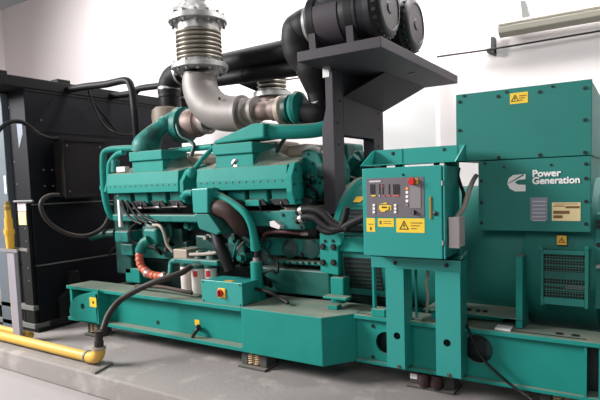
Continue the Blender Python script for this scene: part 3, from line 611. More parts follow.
# filters
fh = thing('filter_head', 'square beige casting above the white filters', 'filter head', (A(179.5, 262, y=3.66).x, 3.72, .9))  # the filter head that the cans hang from
r = rect((173, 249), (187, 262), 3.62); build('body', MB().box(r[0], r[1], 3.62, 3.80, r[2], r[3]), 'cream', fh, bevel=.008)
r2 = rect((184, 261), (216, 267), 3.58); build('manifold', MB().box(r[0]+.02, r2[1], 3.60, 3.75, r2[2], r2[3]+.02), 'green_cast', fh, bevel=.015)
for px in (199, 211): c = A(px, 258, y=3.66); build('boss', MB().lathe((c.x, 3.68, c.z-.03), (0, 0, 1), [(0, .07), (.06, .06), (.10, .04)], 14), 'green_dark', fh, smooth=True)
zt, zb = A(199, 268, y=3.60).z, A(199, 294, y=3.60).z
def filt(px, y, label, z0=zb):
    x = A(px, 280, y=y).x; t = thing('filter_canister', label, 'filter', (x, y, z0), 'white filters on the engine side')
    h = zt-z0+.02
    build('can', MB().lathe((x, y, z0), (0, 0, 1), [(0, .02), (0, .05), (.012, .062), (h-.02, .064), (h, .058)], 24), 'filterw', t, smooth=True)
    build('top_ring', MB().lathe((x, y, zt), (0, 0, 1), [(0, .067), (.03, .067), (.04, .05)], 24), 'green_dark', t, smooth=True)
    mm = MB()
    for k in range(4):
        a0, a1 = -1.25+.16*k, -1.25+.16*(k+1)
        mm.loft([[(x+q*math.cos(a-.3), y+q*math.sin(a-.3), z) for q, z in ((.0645, zt-.075), (.0645, zt-.02), (.0655, zt-.02), (.0655, zt-.075))] for a in (a0, a1)])
    build('label', mm, 'red', t)
    return t
filt(187.5, 3.66, 'leftmost white filter can, partly behind the gas hose end', zb+.01)
filt(198.5, 3.60, 'middle white filter can, standing in front of the other two')
filt(211, 3.66, 'rightmost white filter can, standing behind the switch box', zb+.04)
# pipe lying on the rail
pipe('fuel_pipe', [A(136, 286, y=3.55), A(160, 287, y=3.52), A(175, 289.5, y=3.50), A(192, 293, y=3.50)], .018, 'brown', 'dark brown pipe lying along the skid rail before the filters', 'pipe', seg=10)
r = rect((128, 268), (140, 284), 3.80); tag(build('engine_bracket', MB().box(r[0]-.05, r[1], 3.80, 3.95, .535, r[3]), 'green', bevel=.01), 'green upright bracket at the left foot of the engine', 'bracket')

# switch box on the skid
sb = thing('switch_box', 'green rectangular switch box with a red rotary knob on the skid', 'box', (-3.05, 3.55, .535))
build('body', MB().box(-3.285, -2.835, 3.44, 3.70, .535, .725), 'green_clean', sb, bevel=.004)
build('lid', MB().box(-3.292, -2.828, 3.425, 3.445, .528, .732), 'green_clean', sb, bevel=.004)
c = A(222, 293, y=3.42); m = MB(); m.box(c.x-.042, c.x+.042, 3.412, 3.428, c.z-.042, c.z+.042); sw = build('rotary_switch', m, 'gold', sb, bevel=.004)
build('knob', MB().lathe((c.x-.012, 3.412, c.z), (0, -1, 0), [(0, .032), (.012, .032), (.02, .024)], 20), 'red', sw, smooth=True)
build('knob_grip', MB().box(c.x-.018, c.x-.006, 3.375, 3.395, c.z-.028, c.z+.028), 'red', sw, bevel=.003)
r = (-3.07, -2.98, 3.47, 3.52); build('sticker', MB().box(r[0], r[1], r[2], r[3], .725, .728), 'gold', sb)
for X in (-3.27, -2.85):
    for Z in (.545, .715): bolt(sb, (X, 3.425, Z), 'y', .006)
# ------------------------------------------------------------------ exhaust stack
cx, cy_ = A(199, 45, y=3.95).x, 3.95
ztop, zu, zl = A(199, -12, y=3.95).z, A(199, 21, y=3.95).z, A(199, 68, y=3.95).z
exh = thing('exhaust_pipe', 'silver exhaust elbow with ribbed steel bellows and foil wrapped top', 'exhaust', (cx, cy_, zl-.5))
m = MB(); m.lathe((cx, cy_, zu+.03), (0, 0, 1), [(0, .235), (.05, .25), (.10, .235), (.15, .252), (.2, .236), (.25, .25), (.3, .238), (.36, .25), (.45, .24), (.9, .245), (1.6, .23)], 28)
for v in m.bm.verts: v.co += Vector((random.uniform(-.014, .014), random.uniform(-.014, .014), random.uniform(-.01, .01)))
build('foil_wrap', m, 'foil', exh, smooth=True)
def flange(z, r, th, par, nb=14, boltside=-1):
    f = build('flange', MB().lathe((cx, cy_, z-th/2), (0, 0, 1), [(0, r-.012), (.008, r), (th-.008, r), (th, r-.012)], 40), 'chrome', par, smooth=True)
    mm = MB()
    for k in range(nb):
        a = 2*math.pi*k/nb; x, y = cx+(r-.03)*math.cos(a), cy_+(r-.03)*math.sin(a)
        q = build('flange_bolt', MB().lathe((x, y, z-th/2-.03), (0, 0, 1), [(0, .014), (.022, .014), (.03, .016), (th+.03, .016), (th+.055, .014)], 6), 'footgrey', f)
    return f
flange(zu, .285, .06, exh)
m = MB(); m.lathe((cx, cy_, zu-.12), (0, 0, 1), [(0, .20), (.10, .205)], 28); build('bellows_neck', m, 'chrome', exh, smooth=True)
prof = []; z0, z1 = zl+.06, zu-.10; nrib = 7
for k in range(nrib*8+1):
    prof.append((k/(nrib*8)*(z1-z0), .198+.026*abs(math.sin(math.pi*k/8))**.6*1.0))
build('bellows', MB().lathe((cx, cy_, z0), (0, 0, 1), prof, 40), 'bellows', exh, smooth=True)
m = MB(); m.lathe((cx, cy_, zl+.02), (0, 0, 1), [(0, .20), (.055, .205)], 28); build('bellows_neck', m, 'chrome', exh, smooth=True)
flange(zl, .275, .055, exh)
pts = [(cx, cy_, zl-.06), A(200, 86, y=3.95), A(204.5, 99, y=3.95), A(213.5, 109, y=3.95), A(226, 113.5, y=3.95), A(243, 114, y=3.95)]
build('elbow', MB().tube(pts, [.165, .172, .178, .18, .172, .162], 30), 'cast', exh, smooth=True)
e = pts[-1]; build('elbow_flange', MB().lathe(e-Vector((.02, 0, 0)), (1, 0, .0), [(0, .175), (.035, .175)], 30), 'cast', exh, smooth=True)
b = A(223, 99, y=3.85); build('sensor_plug', MB().ball((b.x, 3.80, b.z), .014, 8), 'boltm', exh)
b = A(222, 81, y=3.80)
# turbochargers
tr_ = thing('turbocharger', 'turbocharger between the silver exhaust elbow and the black air duct', 'turbocharger', (A(275, 110, y=3.95).x, 3.95, 2.0), 'turbochargers')
def tl(px, py, px2, prof, m, par, nm, y=3.95, py2=None):
    a = A(px, py, y=y); b_ = A(px2, py, y=y)
    L_ = b_.x-a.x
    return build(nm, MB().lathe((a.x, y, a.z), (1, 0, 0), [(t*L_, r) for t, r in prof], 28), m, par, smooth=True)
tl(245, 112, 258, [(0, .13), (.25, .13), (.3, .10), (1, .08)], 'cast', tr_, 'inlet_flange')
tl(254, 111, 257, [(0, .125), (1, .125)], 'cast', tr_, 'band')
tl(257, 112, 282, [(0, .07), (.1, .085), (.45, .085), (.5, .075), (.6, .075), (.65, .10), (1, .105)], 'rust', tr_, 'turbine_housing')
tl(279, 111, 287, [(0, .105), (.3, .13), (.7, .13), (1, .10)], 'cream', tr_, 'centre_housing')
tl(286, 110, 294, [(0, .10), (.25, .13), (.75, .13), (1, .10)], 'green_dark', tr_, 'compressor_housing')
tl(293, 109, 304, [(0, .10), (.15, .13), (.45, .15), (.75, .14), (1, .09)], 'green_cast', tr_, 'compressor_cover')
tL = thing('turbocharger', 'turbocharger with a green ring left of the silver exhaust elbow', 'turbocharger', (A(190, 125, y=4.05).x, 4.05, 2.0), 'turbochargers')
tl(178, 126, 190, [(0, .17), (.2, .185), (.7, .185), (.75, .14), (1, .13)], 'green_cast', tL, 'compressor_cover', 4.05)
tl(186.5, 124, 200, [(0, .13), (.3, .15), (.8, .15), (1, .14)], 'rust', tL, 'turbine_housing', 4.05)
tl(199, 122, 216, [(0, .14), (.15, .12), (.4, .12), (.5, .09), (1, .085)], 'rust', tL, 'outlet_neck', 4.05)
tl(205, 122, 209, [(0, .125), (1, .125)], 'cast', tL, 'band', 4.05)
m = MB().tube([A(178, 112, y=3.98), A(177, 125, y=3.9), A(181, 136, y=3.88), A(190, 141, y=3.9), A(194, 146, y=3.9), A(191, 156, y=3.88)], .02, 10); build('oil_line', m, 'green_dark', tL, smooth=True)
# rear bellows
rx = A(272, 88, y=4.85).x
e2 = thing('exhaust_pipe', 'small steel bellows of the rear exhaust under the black air pipe', 'exhaust', (rx, 4.85, 2.2))
zb2 = A(270, 95, y=4.85).z
build('flange', MB().lathe((rx, 4.85, zb2-.03), (0, 0, 1), [(0, .21), (.05, .21)], 32), 'chrome', e2, smooth=True)
for k in range(10):
    a = 2*math.pi*k/10; bolt(e2, (rx+.18*math.cos(a), 4.85+.18*math.sin(a), zb2+.02), 'z', .018, 'footgrey')
prof = [(k/40*.22, .135+.03*abs(math.sin(math.pi*k/8))) for k in range(41)]
build('bellows', MB().lathe((rx, 4.85, zb2+.02), (0, 0, 1), prof, 32), 'bellows', e2, smooth=True)
build('neck', MB().lathe((rx, 4.85, zb2-.26), (0, 0, 1), [(0, .15), (.24, .15)], 24), 'rust', e2, smooth=True)
build('bend', MB().tube([(rx, 4.85, zb2+.24), (rx, 4.91, zb2+.34), (rx, 5.05, zb2+.42), (rx, 5.3, zb2+.44), (rx, 6.5, zb2+.44)], .14, 20), 'cast', e2, smooth=True)

# ------------------------------------------------------------------ air intake
aip = thing('air_intake_pipe', 'long black intake pipe behind the bellows with a clamped elbow at its left', 'pipe', (-3.6, 4.45, 2.5))
zA = A(255, 57.5, y=4.45).z
xl = A(169, 90, y=4.45).x
ze = A(180, 69, y=4.45).z
build('long_pipe', MB().tube([(xl+.22, 4.45, zA-.01), (-3.2, 4.45, zA), (-2.42, 4.43, zA)], .112, 24, 1), 'black', aip, smooth=True)
build('elbow', MB().tube([(xl+.24, 4.45, zA-.01), (xl+.16, 4.45, zA-.012), (xl+.05, 4.45, zA-.06), (xl, 4.45, zA-.16), (xl, 4.45, zA-.26)], .128, 24, 5, True, .03, 2), 'rubber', aip, smooth=True)
build('down_pipe', MB().cyl((xl, 4.45, zA-.24), (xl, 4.45, zA-.62), .115), 'black', aip, smooth=True)
zc = A(169, 89, y=4.40).z
build('clamp', MB().lathe((xl, 4.45, zc), (0, 0, 1), [(0, .128), (.028, .128)], 28), 'chrome', aip, smooth=True)
build('clamp', MB().lathe((xl+.20, 4.45, zA-.01), (1, 0, 0), [(0, .138), (.028, .138)], 28), 'chrome', aip, smooth=True)
build('adaptor', MB().lathe((xl-.03, 4.43, A(168, 126, y=4.45).z), (0, 0, 1), [(0, .17), (.10, .18), (.18, .17), (.21, .13)], 26), 'cream', aip, smooth=True)
dp2 = thing('air_intake_pipe', 'short black upright pipe with clamp between bellows and elbow', 'pipe', (A(186, 95, y=4.75).x, 4.75, 2.2))
x_ = A(186, 95, y=4.75).x
build('upright', MB().cyl((x_, 4.75, A(186, 122, y=4.75).z), (x_, 4.75, A(186, 70, y=4.75).z), .11), 'black', dp2, smooth=True)
build('clamp', MB().lathe((x_, 4.75, A(186, 99, y=4.70).z), (0, 0, 1), [(0, .122), (.026, .122)], 24), 'chrome', dp2, smooth=True)
pB = thing('air_intake_pipe', 'lower black intake pipe under the long one, left of the shelf', 'pipe', (-3.1, 4.75, 2.6))
build('long_pipe', MB().tube([A(200, 82, y=4.45), A(225, 78.5, y=4.45), A(300, 68, y=4.45), A(330, 63.5, y=4.45)], .075, 20, 1), 'black', pB, smooth=True)
m = MB(); p = [A(229, 80, y=4.9), A(264, 94.5, y=4.9), A(264, 72, y=4.9), A(240, 74, y=4.9)]; m.prism(p, (0, .25, 0)); build('support_plate', m, 'black', pB)
build('clamp', MB().lathe(A(245, 75.7, y=4.45), (1, 0, .0), [(0, .08), (.02, .08)], 20), 'black', pB, smooth=True)

dk = thing('air_duct', 'black rubber duct curving from the front air cleaner down to the turbocharger', 'duct', (-2.6, 3.95, 2.1))
yc1, zc_ = 3.87, 2.865
build('elbow', MB().tube([(-2.28, yc1, zc_), (-2.37, yc1, zc_), (-2.46, yc1, zc_-.02), A(297, 37, y=3.87), A(299, 50, y=3.89), A(307, 62, y=3.93)], [.15, .145, .14, .135, .135, .13], 26, 6, True, .02, 3), 'rubber', dk, smooth=True)
build('taper', MB().tube([A(311, 57, y=3.93), A(313, 70, y=3.95), A(317, 92, y=4.0), A(318.5, 106, y=4.0)], [.15, .145, .09, .078], 24), 'rubber', dk, smooth=True)
build('clamp', MB().lathe((-2.335, yc1, zc_), (1, 0, 0), [(0, .165), (.03, .165)], 30), 'chrome', dk, smooth=True)
c0 = A(317, 103.5, y=4.0); build('clamp', MB().lathe(c0, (.15, 0, -1), [(0, .092), (.02, .092)], 22), 'chrome', dk, smooth=True)
build('turbo_elbow', MB().tube([A(318.5, 105, y=4.0), A(320, 112, y=3.99), A(316, 114, y=3.97), A(304, 111.5, y=3.95)], [.085, .1, .105, .10], 20), 'black', dk, smooth=True)

def cleaner(y, label):
    t = thing('air_cleaner', label, 'air cleaner', (-2.0, y, 2.56), 'air cleaners on the shelf')
    R_ = .225; z = zc_
    build('body', MB().lathe((-2.29, y, z), (1, 0, 0), [(0, .17), (.0, .20), (.03, R_-.005), (.43, R_-.005), (.43, R_+.004), (.46, R_+.004), (.46, R_-.004), (.53, R_-.008)], 48), 'plastic', t, smooth=True)
    c = build('end_cap', MB().lathe((-1.76, y, z), (1, 0, 0), [(0, R_-.01), (.0, R_+.012), (.05, R_+.014), (.06, R_+.004), (.105, R_-.008), (.125, R_-.03), (.13, .17), (.122, .165), (.122, .05), (.13, .04)], 48), 'plastic', t, smooth=True)
    for k in range(24):
        a = 2*math.pi*k/24
        mm = MB(); p = Vector((-1.69, y+(R_-.006)*math.cos(a), z+(R_-.006)*math.sin(a))); d = Vector((0, -math.sin(a), math.cos(a)))*.012; o_ = Vector((0, math.cos(a), math.sin(a)))*.011
        mm.prism([p-d-o_, p+d-o_, p+d+o_, p-d+o_], (.03, 0, 0)); build('rib', mm, 'plastic', c)
    build('cap_emblem', MB().lathe((-1.638, y, z+.01), (1, 0, 0), [(0, .035), (.006, .035)], 3), 'boltm', c)
    mm = MB()
    n = 16
    for k in range(n):
        a0, a1 = math.radians(165+95*k/n), math.radians(165+95*(k+1)/n)
        mm.loft([[(x, y+q*math.cos(a), z+q*math.sin(a)) for x, q in ((-2.20, R_-.003), (-2.20, R_+.002), (-1.98, R_+.002), (-1.98, R_-.003))] for a in (a0, a1)])
    build('label', mm, 'grey_black', t)
    for x in (-2.255, -1.92):
        b_ = build('mounting_band', MB().lathe((x, y, z), (1, 0, 0), [(0, R_), (0, R_+.006), (.06, R_+.006), (.06, R_)], 40), 'black', t, smooth=True)
        build('saddle', MB().prism([(x, y-.17, 2.561), (x, y+.17, 2.561), (x, y+.19, 2.74), (x, y+.12, 2.67), (x, y, 2.645), (x, y-.12, 2.67), (x, y-.19, 2.74)], (.06, 0, 0)), 'grey_black', t)
    return t
cleaner(yc1, 'front black cylindrical air cleaner nearest the shelf edge')
cleaner(4.43, 'rear black cylindrical air cleaner behind the other on the shelf')

# ------------------------------------------------------------------ shelf stand
sh = thing('air_cleaner_stand', 'charcoal steel stand with a wide shelf carrying the air cleaners', 'stand', (-1.95, 4.1, 1.2))
build('shelf', MB().box(-2.25, -1.55, 3.50, 5.32, 2.485, 2.56), 'grey_black', sh, bevel=.004)
c0, c1 = A(324, 200, y=3.88).x, A(335.7, 200, y=3.88).x
zb_ = A(335, 214, y=3.88).z
build('leg', MB().prism([(c0, 3.88, zb_), (c0, 3.88, A(323, 128, y=3.88).z), (c1-.07, 3.88, A(330, 108, y=3.88).z), (c1-.07, 3.88, 2.485), (c1, 3.88, 2.485), (c1, 3.88, zb_)], (0, .18, 0)), 'grey_black', sh, bevel=.003)
build('leg', MB().box(c0, c1, 4.66, 4.88, 1.30, 2.485), 'grey_black', sh, bevel=.003)
pn = build('side_panel', MB().box(c1-.02, c1+.001, 4.06, 4.66, 1.955, 2.485), 'grey_black', sh)
build('side_panel', MB().box(c0, c0+.02, 4.06, 4.66, 1.955, 2.485), 'grey_black', sh)
for q in ((340, 101), (337.5, 123), (339, 145), (378.5, 113.5), (379.5, 129), (378.5, 146)): bolt(pn, A(*q, x=c1), 'x', .010)
m = MB(); m.prism([(c1, 4.06, 2.275), (c1, 4.88, 2.225), (-1.875, 5.30, 2.484), (-1.875, 4.31, 2.484)], (-.012, 0, .016)); build('brace_plate', m, 'black', sh)
m = MB(); q = A(327, 71, y=3.8); m.box(q.x-.03, q.x+.03, 3.78, 3.80, 2.40, 2.485); build('clip', m, 'chrome', sh)
m = MB(); q = A(412, 73, z=2.483); m.box(q.x-.035, q.x+.035, q.y-.01, q.y+.01, 2.478, 2.486); build('clip', m, 'footgrey', sh)

# ------------------------------------------------------------------ generator (alternator)
gen = thing('alternator', 'big green generator with a tall terminal box and slatted vents', 'generator', (-1.0, 4.4, .4))
YG, ZG = 4.4, .97
build('drum', MB().lathe((-1.72, YG, ZG), (1, 0, 0), [(0, .50), (.04, .52), (1.9, .52), (1.95, .50)], 64), 'green_box', gen, smooth=True)
def sector(mb, x0, x1, r0, r1, a0, a1, n=10):
    rings = []
    for k in range(n+1):
        a = math.radians(a0+(a1-a0)*k/n); c, s = math.cos(a), math.sin(a)
        rings.append([(x, YG-r*c, ZG+r*s) for x, r in ((x0, r0), (x0, r1), (x1, r1), (x1, r0))])
    return mb.loft(rings)
build('fan_housing', MB().lathe((-2.13, YG, ZG), (1, 0, 0), [(0, .50), (0, .585), (.43, .585), (.43, .5)], 64), 'green_box', gen, smooth=True)
m = MB().lathe((-2.16, YG, ZG), (1, 0, 0), [(0, .52), (0, .625), (.05, .625), (.05, .585)], 64); build('rim', m, 'green', gen, smooth=True)
for a0, a1 in ((17, 37), (-30, -3), (-62, -38)):
    v = build('vent', sector(MB(), -2.06, -1.74, .57, .592, a0, a1), 'darkgap', gen, smooth=True)
    m = MB()
    k = a0+2
    while k < a1-1:
        sector(m, -2.06, -1.74, .592, .598, k, k+.9, 1); k += 3.6
    build('slats', m, 'slat', v)
build('band', sector(MB(), -2.1, -1.72, .58, .625, 2, 13), 'green', gen, bevel=.005)
m = sector(MB(), -2.0, -1.75, .585, .597, 40, 62); build('upper_cover', m, 'green_box', gen)
q = A(356, 200, y=3.94); m = MB().prism([(q.x-.035, YG-.605*math.cos(math.radians(43)), ZG+.605*math.sin(math.radians(43))), (q.x+.035, YG-.605*math.cos(math.radians(43)), ZG+.605*math.sin(math.radians(43))), (q.x+.045, YG-.605*math.cos(math.radians(49)), ZG+.605*math.sin(math.radians(49))), (q.x-.025, YG-.605*math.cos(math.radians(49)), ZG+.605*math.sin(math.radians(49)))], (0, -.004, .004)); build('sticker', m, 'gold', gen)
# terminal box
yt = 3.79
xL, xR = A(456, 120, y=yt).x, A(591.8, 120, y=yt).x
zT, zM, zB = A(523, 87, y=yt).z, A(523, 158.8, y=yt).z, A(535, 231, y=yt).z
ub = build('terminal_box', MB().box(xL, xR, yt+.02, 5.0, zM, zT-.012), 'green_box', gen, bevel=.004)
build('cover', MB().box(xL, xR, yt, yt+.02, zM+.003, zT), 'green_box', ub, bevel=.003)
for q in ((459.5, 102), (459.5, 130.5), (498, 96.5), (539.5, 92), (585, 88), (585, 120), (585, 152.5), (540, 155), (498.5, 157.5)): bolt(ub, A(*q, y=yt), 'y', .0095)
for q in ((464, 96), (506.5, 92), (552.5, 86.5)): bolt(ub, A(*q, y=yt), 'y', .008)
for px in (465, 492): q = A(px, 93, y=yt+.1); bolt(ub, (q.x, yt+.08, zT-.012), 'z', .012, 'green_box')
def sticker(parent, p0, p1, y, m='label_yellow', tri=True, nm='warning_sticker', lines=True):
    r = rect(p0, p1, y); mm = MB(); plate(mm, r, y, .002); s = build(nm, mm, m, parent)
    h = r[3]-r[2]; w = r[1]-r[0]
    if tri:
        cx_ = r[0]+min(.28*w if w > h*1.2 else .5*w, .5*w); cz = (r[2]+r[3])/2; k = min(h, w)*.36
        o3 = [Vector((cx_-k, y-.0035, cz-k*.8)), Vector((cx_+k, y-.0035, cz-k*.8)), Vector((cx_, y-.0035, cz+k))]
        cen = sum(o3, Vector())/3
        mm = MB(); ringplate(mm, o3, [cen+(p-cen)*.72 for p in o3], .002); 
        mm.prism([(cx_+k*a_, y-.0035, cz+k*b_) for a_, b_ in ((.05, .45), (-.22, -.12), (-.02, -.12), (-.12, -.55), (.24, .06), (.04, .06))], (0, .002, 0))
        build('sticker_symbol', mm, 'ink', s)
        if lines and w > h*1.2:
            mm = MB()
            for i in range(3): mm.box(r[0]+.52*w, r[0]+(.92-.1*i)*w, y-.0035, y-.0015, r[3]-h*(.28+.2*i)-.006, r[3]-h*(.28+.2*i))
            build('printed_lines', mm, 'brown_ink', s)
    return s
sticker(ub, (510, 93.5), (528, 102.5), yt)
yl = 3.775
lxL = A(478.5, 205, y=yl).x
lb_ = build('lower_cover', MB().box(lxL, xR, yl, yl+.05, zB, zM-.003), 'green_box', gen, bevel=.004)
build('lower_box', MB().box(lxL+.02, xR-.01, yl+.05, 5.0, zB+.05, zM), 'green_box', gen)
for q in ((481.5, 181), (481.5, 202.5), (481.5, 223), (586, 178.5), (586, 201.5), (586, 224), (586, 164), (485, 163.5)): bolt(lb_, A(*q, y=yl), 'y', .009)
for q in ((504, 167), (551, 165)): bolt(lb_, A(*q, y=yl), 'y', .007)
# round C emblem
def px(poly, y): return [A(p[0], p[1], y=y) for p in poly]
ye = yl-.004
out = [(525.5, 174), (525.5, 179.2), (518, 180), (514.5, 182.3), (518, 184.6), (525.5, 184.8), (525.5, 191.3), (515, 191.5), (509.5, 188.5), (507.3, 183.5), (508.5, 178.5), (513, 175)]
m = MB(); m.prism(px(out, ye), (0, .004, 0)); em = build('emblem', m, 'white', lb_)
m = MB(); m.prism(px([(508, 184), (508.6, 183), (523, 174.2), (524, 175.4)], ye-.002), (0, .004, 0)); build('emblem_bar', m, 'green_box', em)
q = A(532.3, 176.8, y=yl); q2 = A(532.3, 184.0, y=yl)
text_mesh('Power', .062, (q.x, yl-.002, q.z), 'white', lb_, sx=1.03, fat=.0022)
text_mesh('Generation', .062, (q2.x, yl-.002, q2.z), 'white', lb_, sx=.98, fat=.0022)
r = rect((530.5, 197.5), (547.5, 220.5), yl); mm = MB(); plate(mm, r, yl); dpl = build('data_plate', mm, 'alu', lb_)
mm = MB()
for i in range(6): mm.box(r[0]+.012, r[1]-.012, yl-.0045, yl-.002, r[3]-.03-.025*i, r[3]-.024-.025*i)
build('printed_lines', mm, 'boxgrey', dpl)
r = rect((552, 202.5), (580.5, 221), yl); mm = MB(); plate(mm, r, yl); dpl = build('data_plate', mm, 'cream_plate', lb_)
w, h = r[1]-r[0], r[3]-r[2]; mm = MB()
for u0, u1, v0, v1 in ((.48, .97, .2, .32), (.05, .62, .45, .62), (.05, .38, .70, .86), (.05, .45, .17, .22), (.1, .9, .07, .1)):
    mm.box(r[0]+u0*w, r[0]+u1*w, yl-.005, yl-.002, r[3]-v1*h, r[3]-v0*h)
build('printed_lines', mm, 'brown_ink', dpl)
# lower right vent box
yv = 3.80
r = rect((541, 250), (587, 312), yv)
gx0, gx1, gz0, gz1 = rect((543.5, 254), (584.5, 300), yv)
vb = build('vent_ring', MB().lathe((r[0]-.12, YG, ZG), (1, 0, 0), [(0, .5), (0, .545), (.015, .555), (xR+.03-r[0]+.10, .555), (xR+.03-r[0]+.12, .545), (xR+.03-r[0]+.12, .5)], 64), 'green_box', gen, smooth=True)
m = MB(); m.box(gx0, gx1, yv+.03, yv+.045, gz0, gz1); build('vent_interior', m, 'darkgap', vb)
m = MB(); m.box(gx0-.018, gx0, yv, yv+.05, .69, 1.07); m.box(gx1, gx1+.022, yv, yv+.05, .69, 1.09); m.box(gx0, gx1, yv, yv+.05, gz1, 1.065); m.box(gx0, gx1, yv, yv+.05, .70, gz0)
build('vent_frame', m, 'green_box', vb, bevel=.003)
m = MB()
for i in range(1, 14): x = gx0+(gx1-gx0)*i/14; m.box(x-.002, x+.002, yv+.01, yv+.014, gz0, gz1)
for i in range(1, 16): z = gz0+(gz1-gz0)*i/16; m.box(gx0, gx1, yv+.012, yv+.016, z-.002, z+.002)
build('wire_mesh', m, 'wire', vb)
m = MB(); zz = gz0+(gz1-gz0)*.42; m.box(gx0, gx1, yv+.02, yv+.03, zz, zz+.05)
for f in (.15, .26, .72, .85): zz = gz0+(gz1-gz0)*f; m.box(gx0, gx1, yv+.02, yv+.03, zz, zz+.012)
build('louvre_bars', m, 'green', vb)
q = rect((565, 285), (584, 290), yv+.018); m = MB(); m.box(q[0], q[1], yv+.017, yv+.02, q[2], q[3]); build('inner_tag', m, 'footgrey', vb)
sticker(vb, (557, 235.5), (566.5, 245), yv+.03, 'gold', lines=False)
bolt(vb, A(541, 248, y=yv), 'y', .012, 'green'); bolt(vb, A(587, 248, y=yv), 'y', .012, 'green')
# end bracket at the right edge
m = MB(); m.box(xR+.02, .35, 3.86, 4.95, .68, 1.30); eb = build('end_bracket', m, 'green_box', gen, bevel=.01)
for q in ((598.5, 222), (598.5, 245), (598.5, 227)): bolt(eb, A(*q, y=3.86), 'y', .012)
m = MB(); q = A(600, 266, y=3.84); m.box(q.x-.02, .35, 3.80, 3.87, q.z-.01, q.z+.01); build('end_shelf', m, 'footgrey', eb)
# foot with its upright post
r = rect((515.5, 256.5), (522.5, 318), 3.72); build('foot_post', MB().box(r[0], r[1], 3.72, 3.95, .535, r[3]), 'green', gen, bevel=.004)
r2 = rect((467, 314.5), (522, 321), 3.70); build('foot_beam', MB().box(-1.35, r[1], 3.70, 4.2, r2[2]+.01, r2[3]), 'green', gen, bevel=.004)
for x in (-1.3,): build('foot_block', MB().box(x, x+.12, 3.74, 4.2, .532, .59), 'green', gen)
for px in (471, 480, 487):
    q = A(px, 309, y=3.85); bolt(gen, (q.x, 3.80, r2[3]), 'z', .018, 'boltm')
# ------------------------------------------------------------------ control cabinet and stand
X0, X1, YF, YB, Z0, Z1 = -1.648, -1.066, 3.35, 3.64, 1.035, 1.642
cab = thing('control_cabinet', 'green control cabinet with grey faceplate and yellow stickers', 'cabinet', (-1.36, 3.5, 1.035))
build('body', MB().box(X0+.004, X1-.004, YF+.022, YB, Z0+.004, Z1-.004), 'green_clean', cab, bevel=.006)
xd = A(444, 210, y=YF).x-.012
dr = build('door', MB().box(X0, xd, YF, YF+.02, Z0, Z1), 'green_clean', cab, bevel=.006)
build('hinge_edge', MB().box(xd+.006, X1, YF+.004, YF+.03, Z0, Z1), 'green_clean', cab, bevel=.003)
yf = YF-.003
r = rect((366.3, 178.6), (424.5, 217.5), YF); m = MB(); m.box(r[0], r[1], yf, YF+.001, r[2], r[3]); fp = build('faceplate', m, 'faceplate', dr, bevel=.001)
y1 = yf-.001
def bar(p0, p1, m, nm, y=None, t=.004): 
    y = yf if y is None else y
    q = rect(p0, p1, y); return build(nm, MB().box(q[0], q[1], y-t, y+.0005, q[2], q[3]), m, dr)
bar((369.5, 180.8), (381, 182), 'boxgrey', 'nameplate')
for a in (370.3, 372.2, 374.0, 379.2, 382.4, 388.7, 393.2, 395.0, 396.8, 398.5): bar((a, 184.2), (a+.9, 194.3), 'ink', 'bar_gauge')
for a, b, c in ((371.5, 375.8, 'label_yellow'), (379, 380, 'boxgrey'), (383.8, 385, 'redline'), (388, 390.5, 'redline'), (393, 399, 'redline')): bar((a, 195), (b, 196.3), c, 'scale_mark')
bar((381, 186), (384, 187), 'redline', 'scale_mark')
for a in (373, 394.3):
    for b in (204, 207.4, 210.8): bar((a, b), (a+2.3, b+2.4), 'lit', 'push_button', t=.006)
m = MB(); y2 = yf-.004
def poly(q): m.prism([A(p[0], p[1], y=y2) for p in q], (0, .005, 0))
poly([(380.5, 204.2), (387, 203.8), (387, 202.6), (383.5, 202.7), (383.5, 203.4), (381, 203.6)]); poly([(379, 205.3), (388.5, 204.8), (388.5, 210), (386, 210.3), (384.5, 211.8), (380.5, 211.8), (380.5, 209.8), (379, 209.8)]); poly([(388.5, 205.4), (391.2, 205.2), (391.2, 210.6), (390.2, 210.6), (390.2, 206.6), (388.5, 206.6)])
build('engine_symbol', m, 'label_yellow', dr)
bar((381.8, 206.6), (386.5, 208), 'ink', 'symbol_display', yf-.0045, .002)
bar((409, 184.5), (421, 208), 'keypad', 'keypad', t=.003)
for b, c in ((187.2, 'lampo'), (191, 'lit'), (195.3, 'lit'), (199.6, 'lit'), (203.8, 'keypad')): bar((406, b), (408.6, b+2.6), c, 'push_button', t=.007)
q = A(413, 181.3, y=yf); bar((409, 178.6), (418.3, 184.8), 'gold', 'stop_plate', t=.003)
s = build('emergency_stop', MB().lathe((q.x, yf-.002, q.z), (0, -1, 0), [(0, .018), (.015, .018), (.015, .025), (.03, .025), (.036, .02)], 24), 'red', dr, smooth=True)
q = A(414.3, 212.5, y=yf); k = build('key_switch', MB().lathe((q.x, yf, q.z), (0, -1, 0), [(0, .016), (.012, .015), (.012, .008)], 20), 'boltm', dr, smooth=True)
build('key', MB().box(q.x-.003, q.x+.003, yf-.028, yf-.011, q.z-.012, q.z+.012), 'chrome', k)
q = A(403, 174.7, y=YF); bolt(dr, (q.x, YF, q.z), 'y', .007)
m = MB(); q0 = rect((429.5, 196.5), (432, 219), YF); m.box(q0[0], q0[1], YF-.008, YF, q0[2], q0[3]); build('door_handle', m, 'brass', dr, bevel=.002)
q = A(435.5, 213.5, y=YF); build('door_lock', MB().lathe((q.x, YF, q.z), (0, -1, 0), [(0, .016), (.006, .016), (.01, .008)], 18), 'boltm', dr, smooth=True)
for py in (183, 243): q = A(445.5, py, y=YF); build('hinge_pin', MB().cyl((xd+.004, YF-.004, q.z-.015), (xd+.004, YF-.004, q.z+.015), .006, seg=10), 'chrome', dr)
s1 = sticker(dr, (366.5, 218), (375.3, 231.8), YF, tri=False)
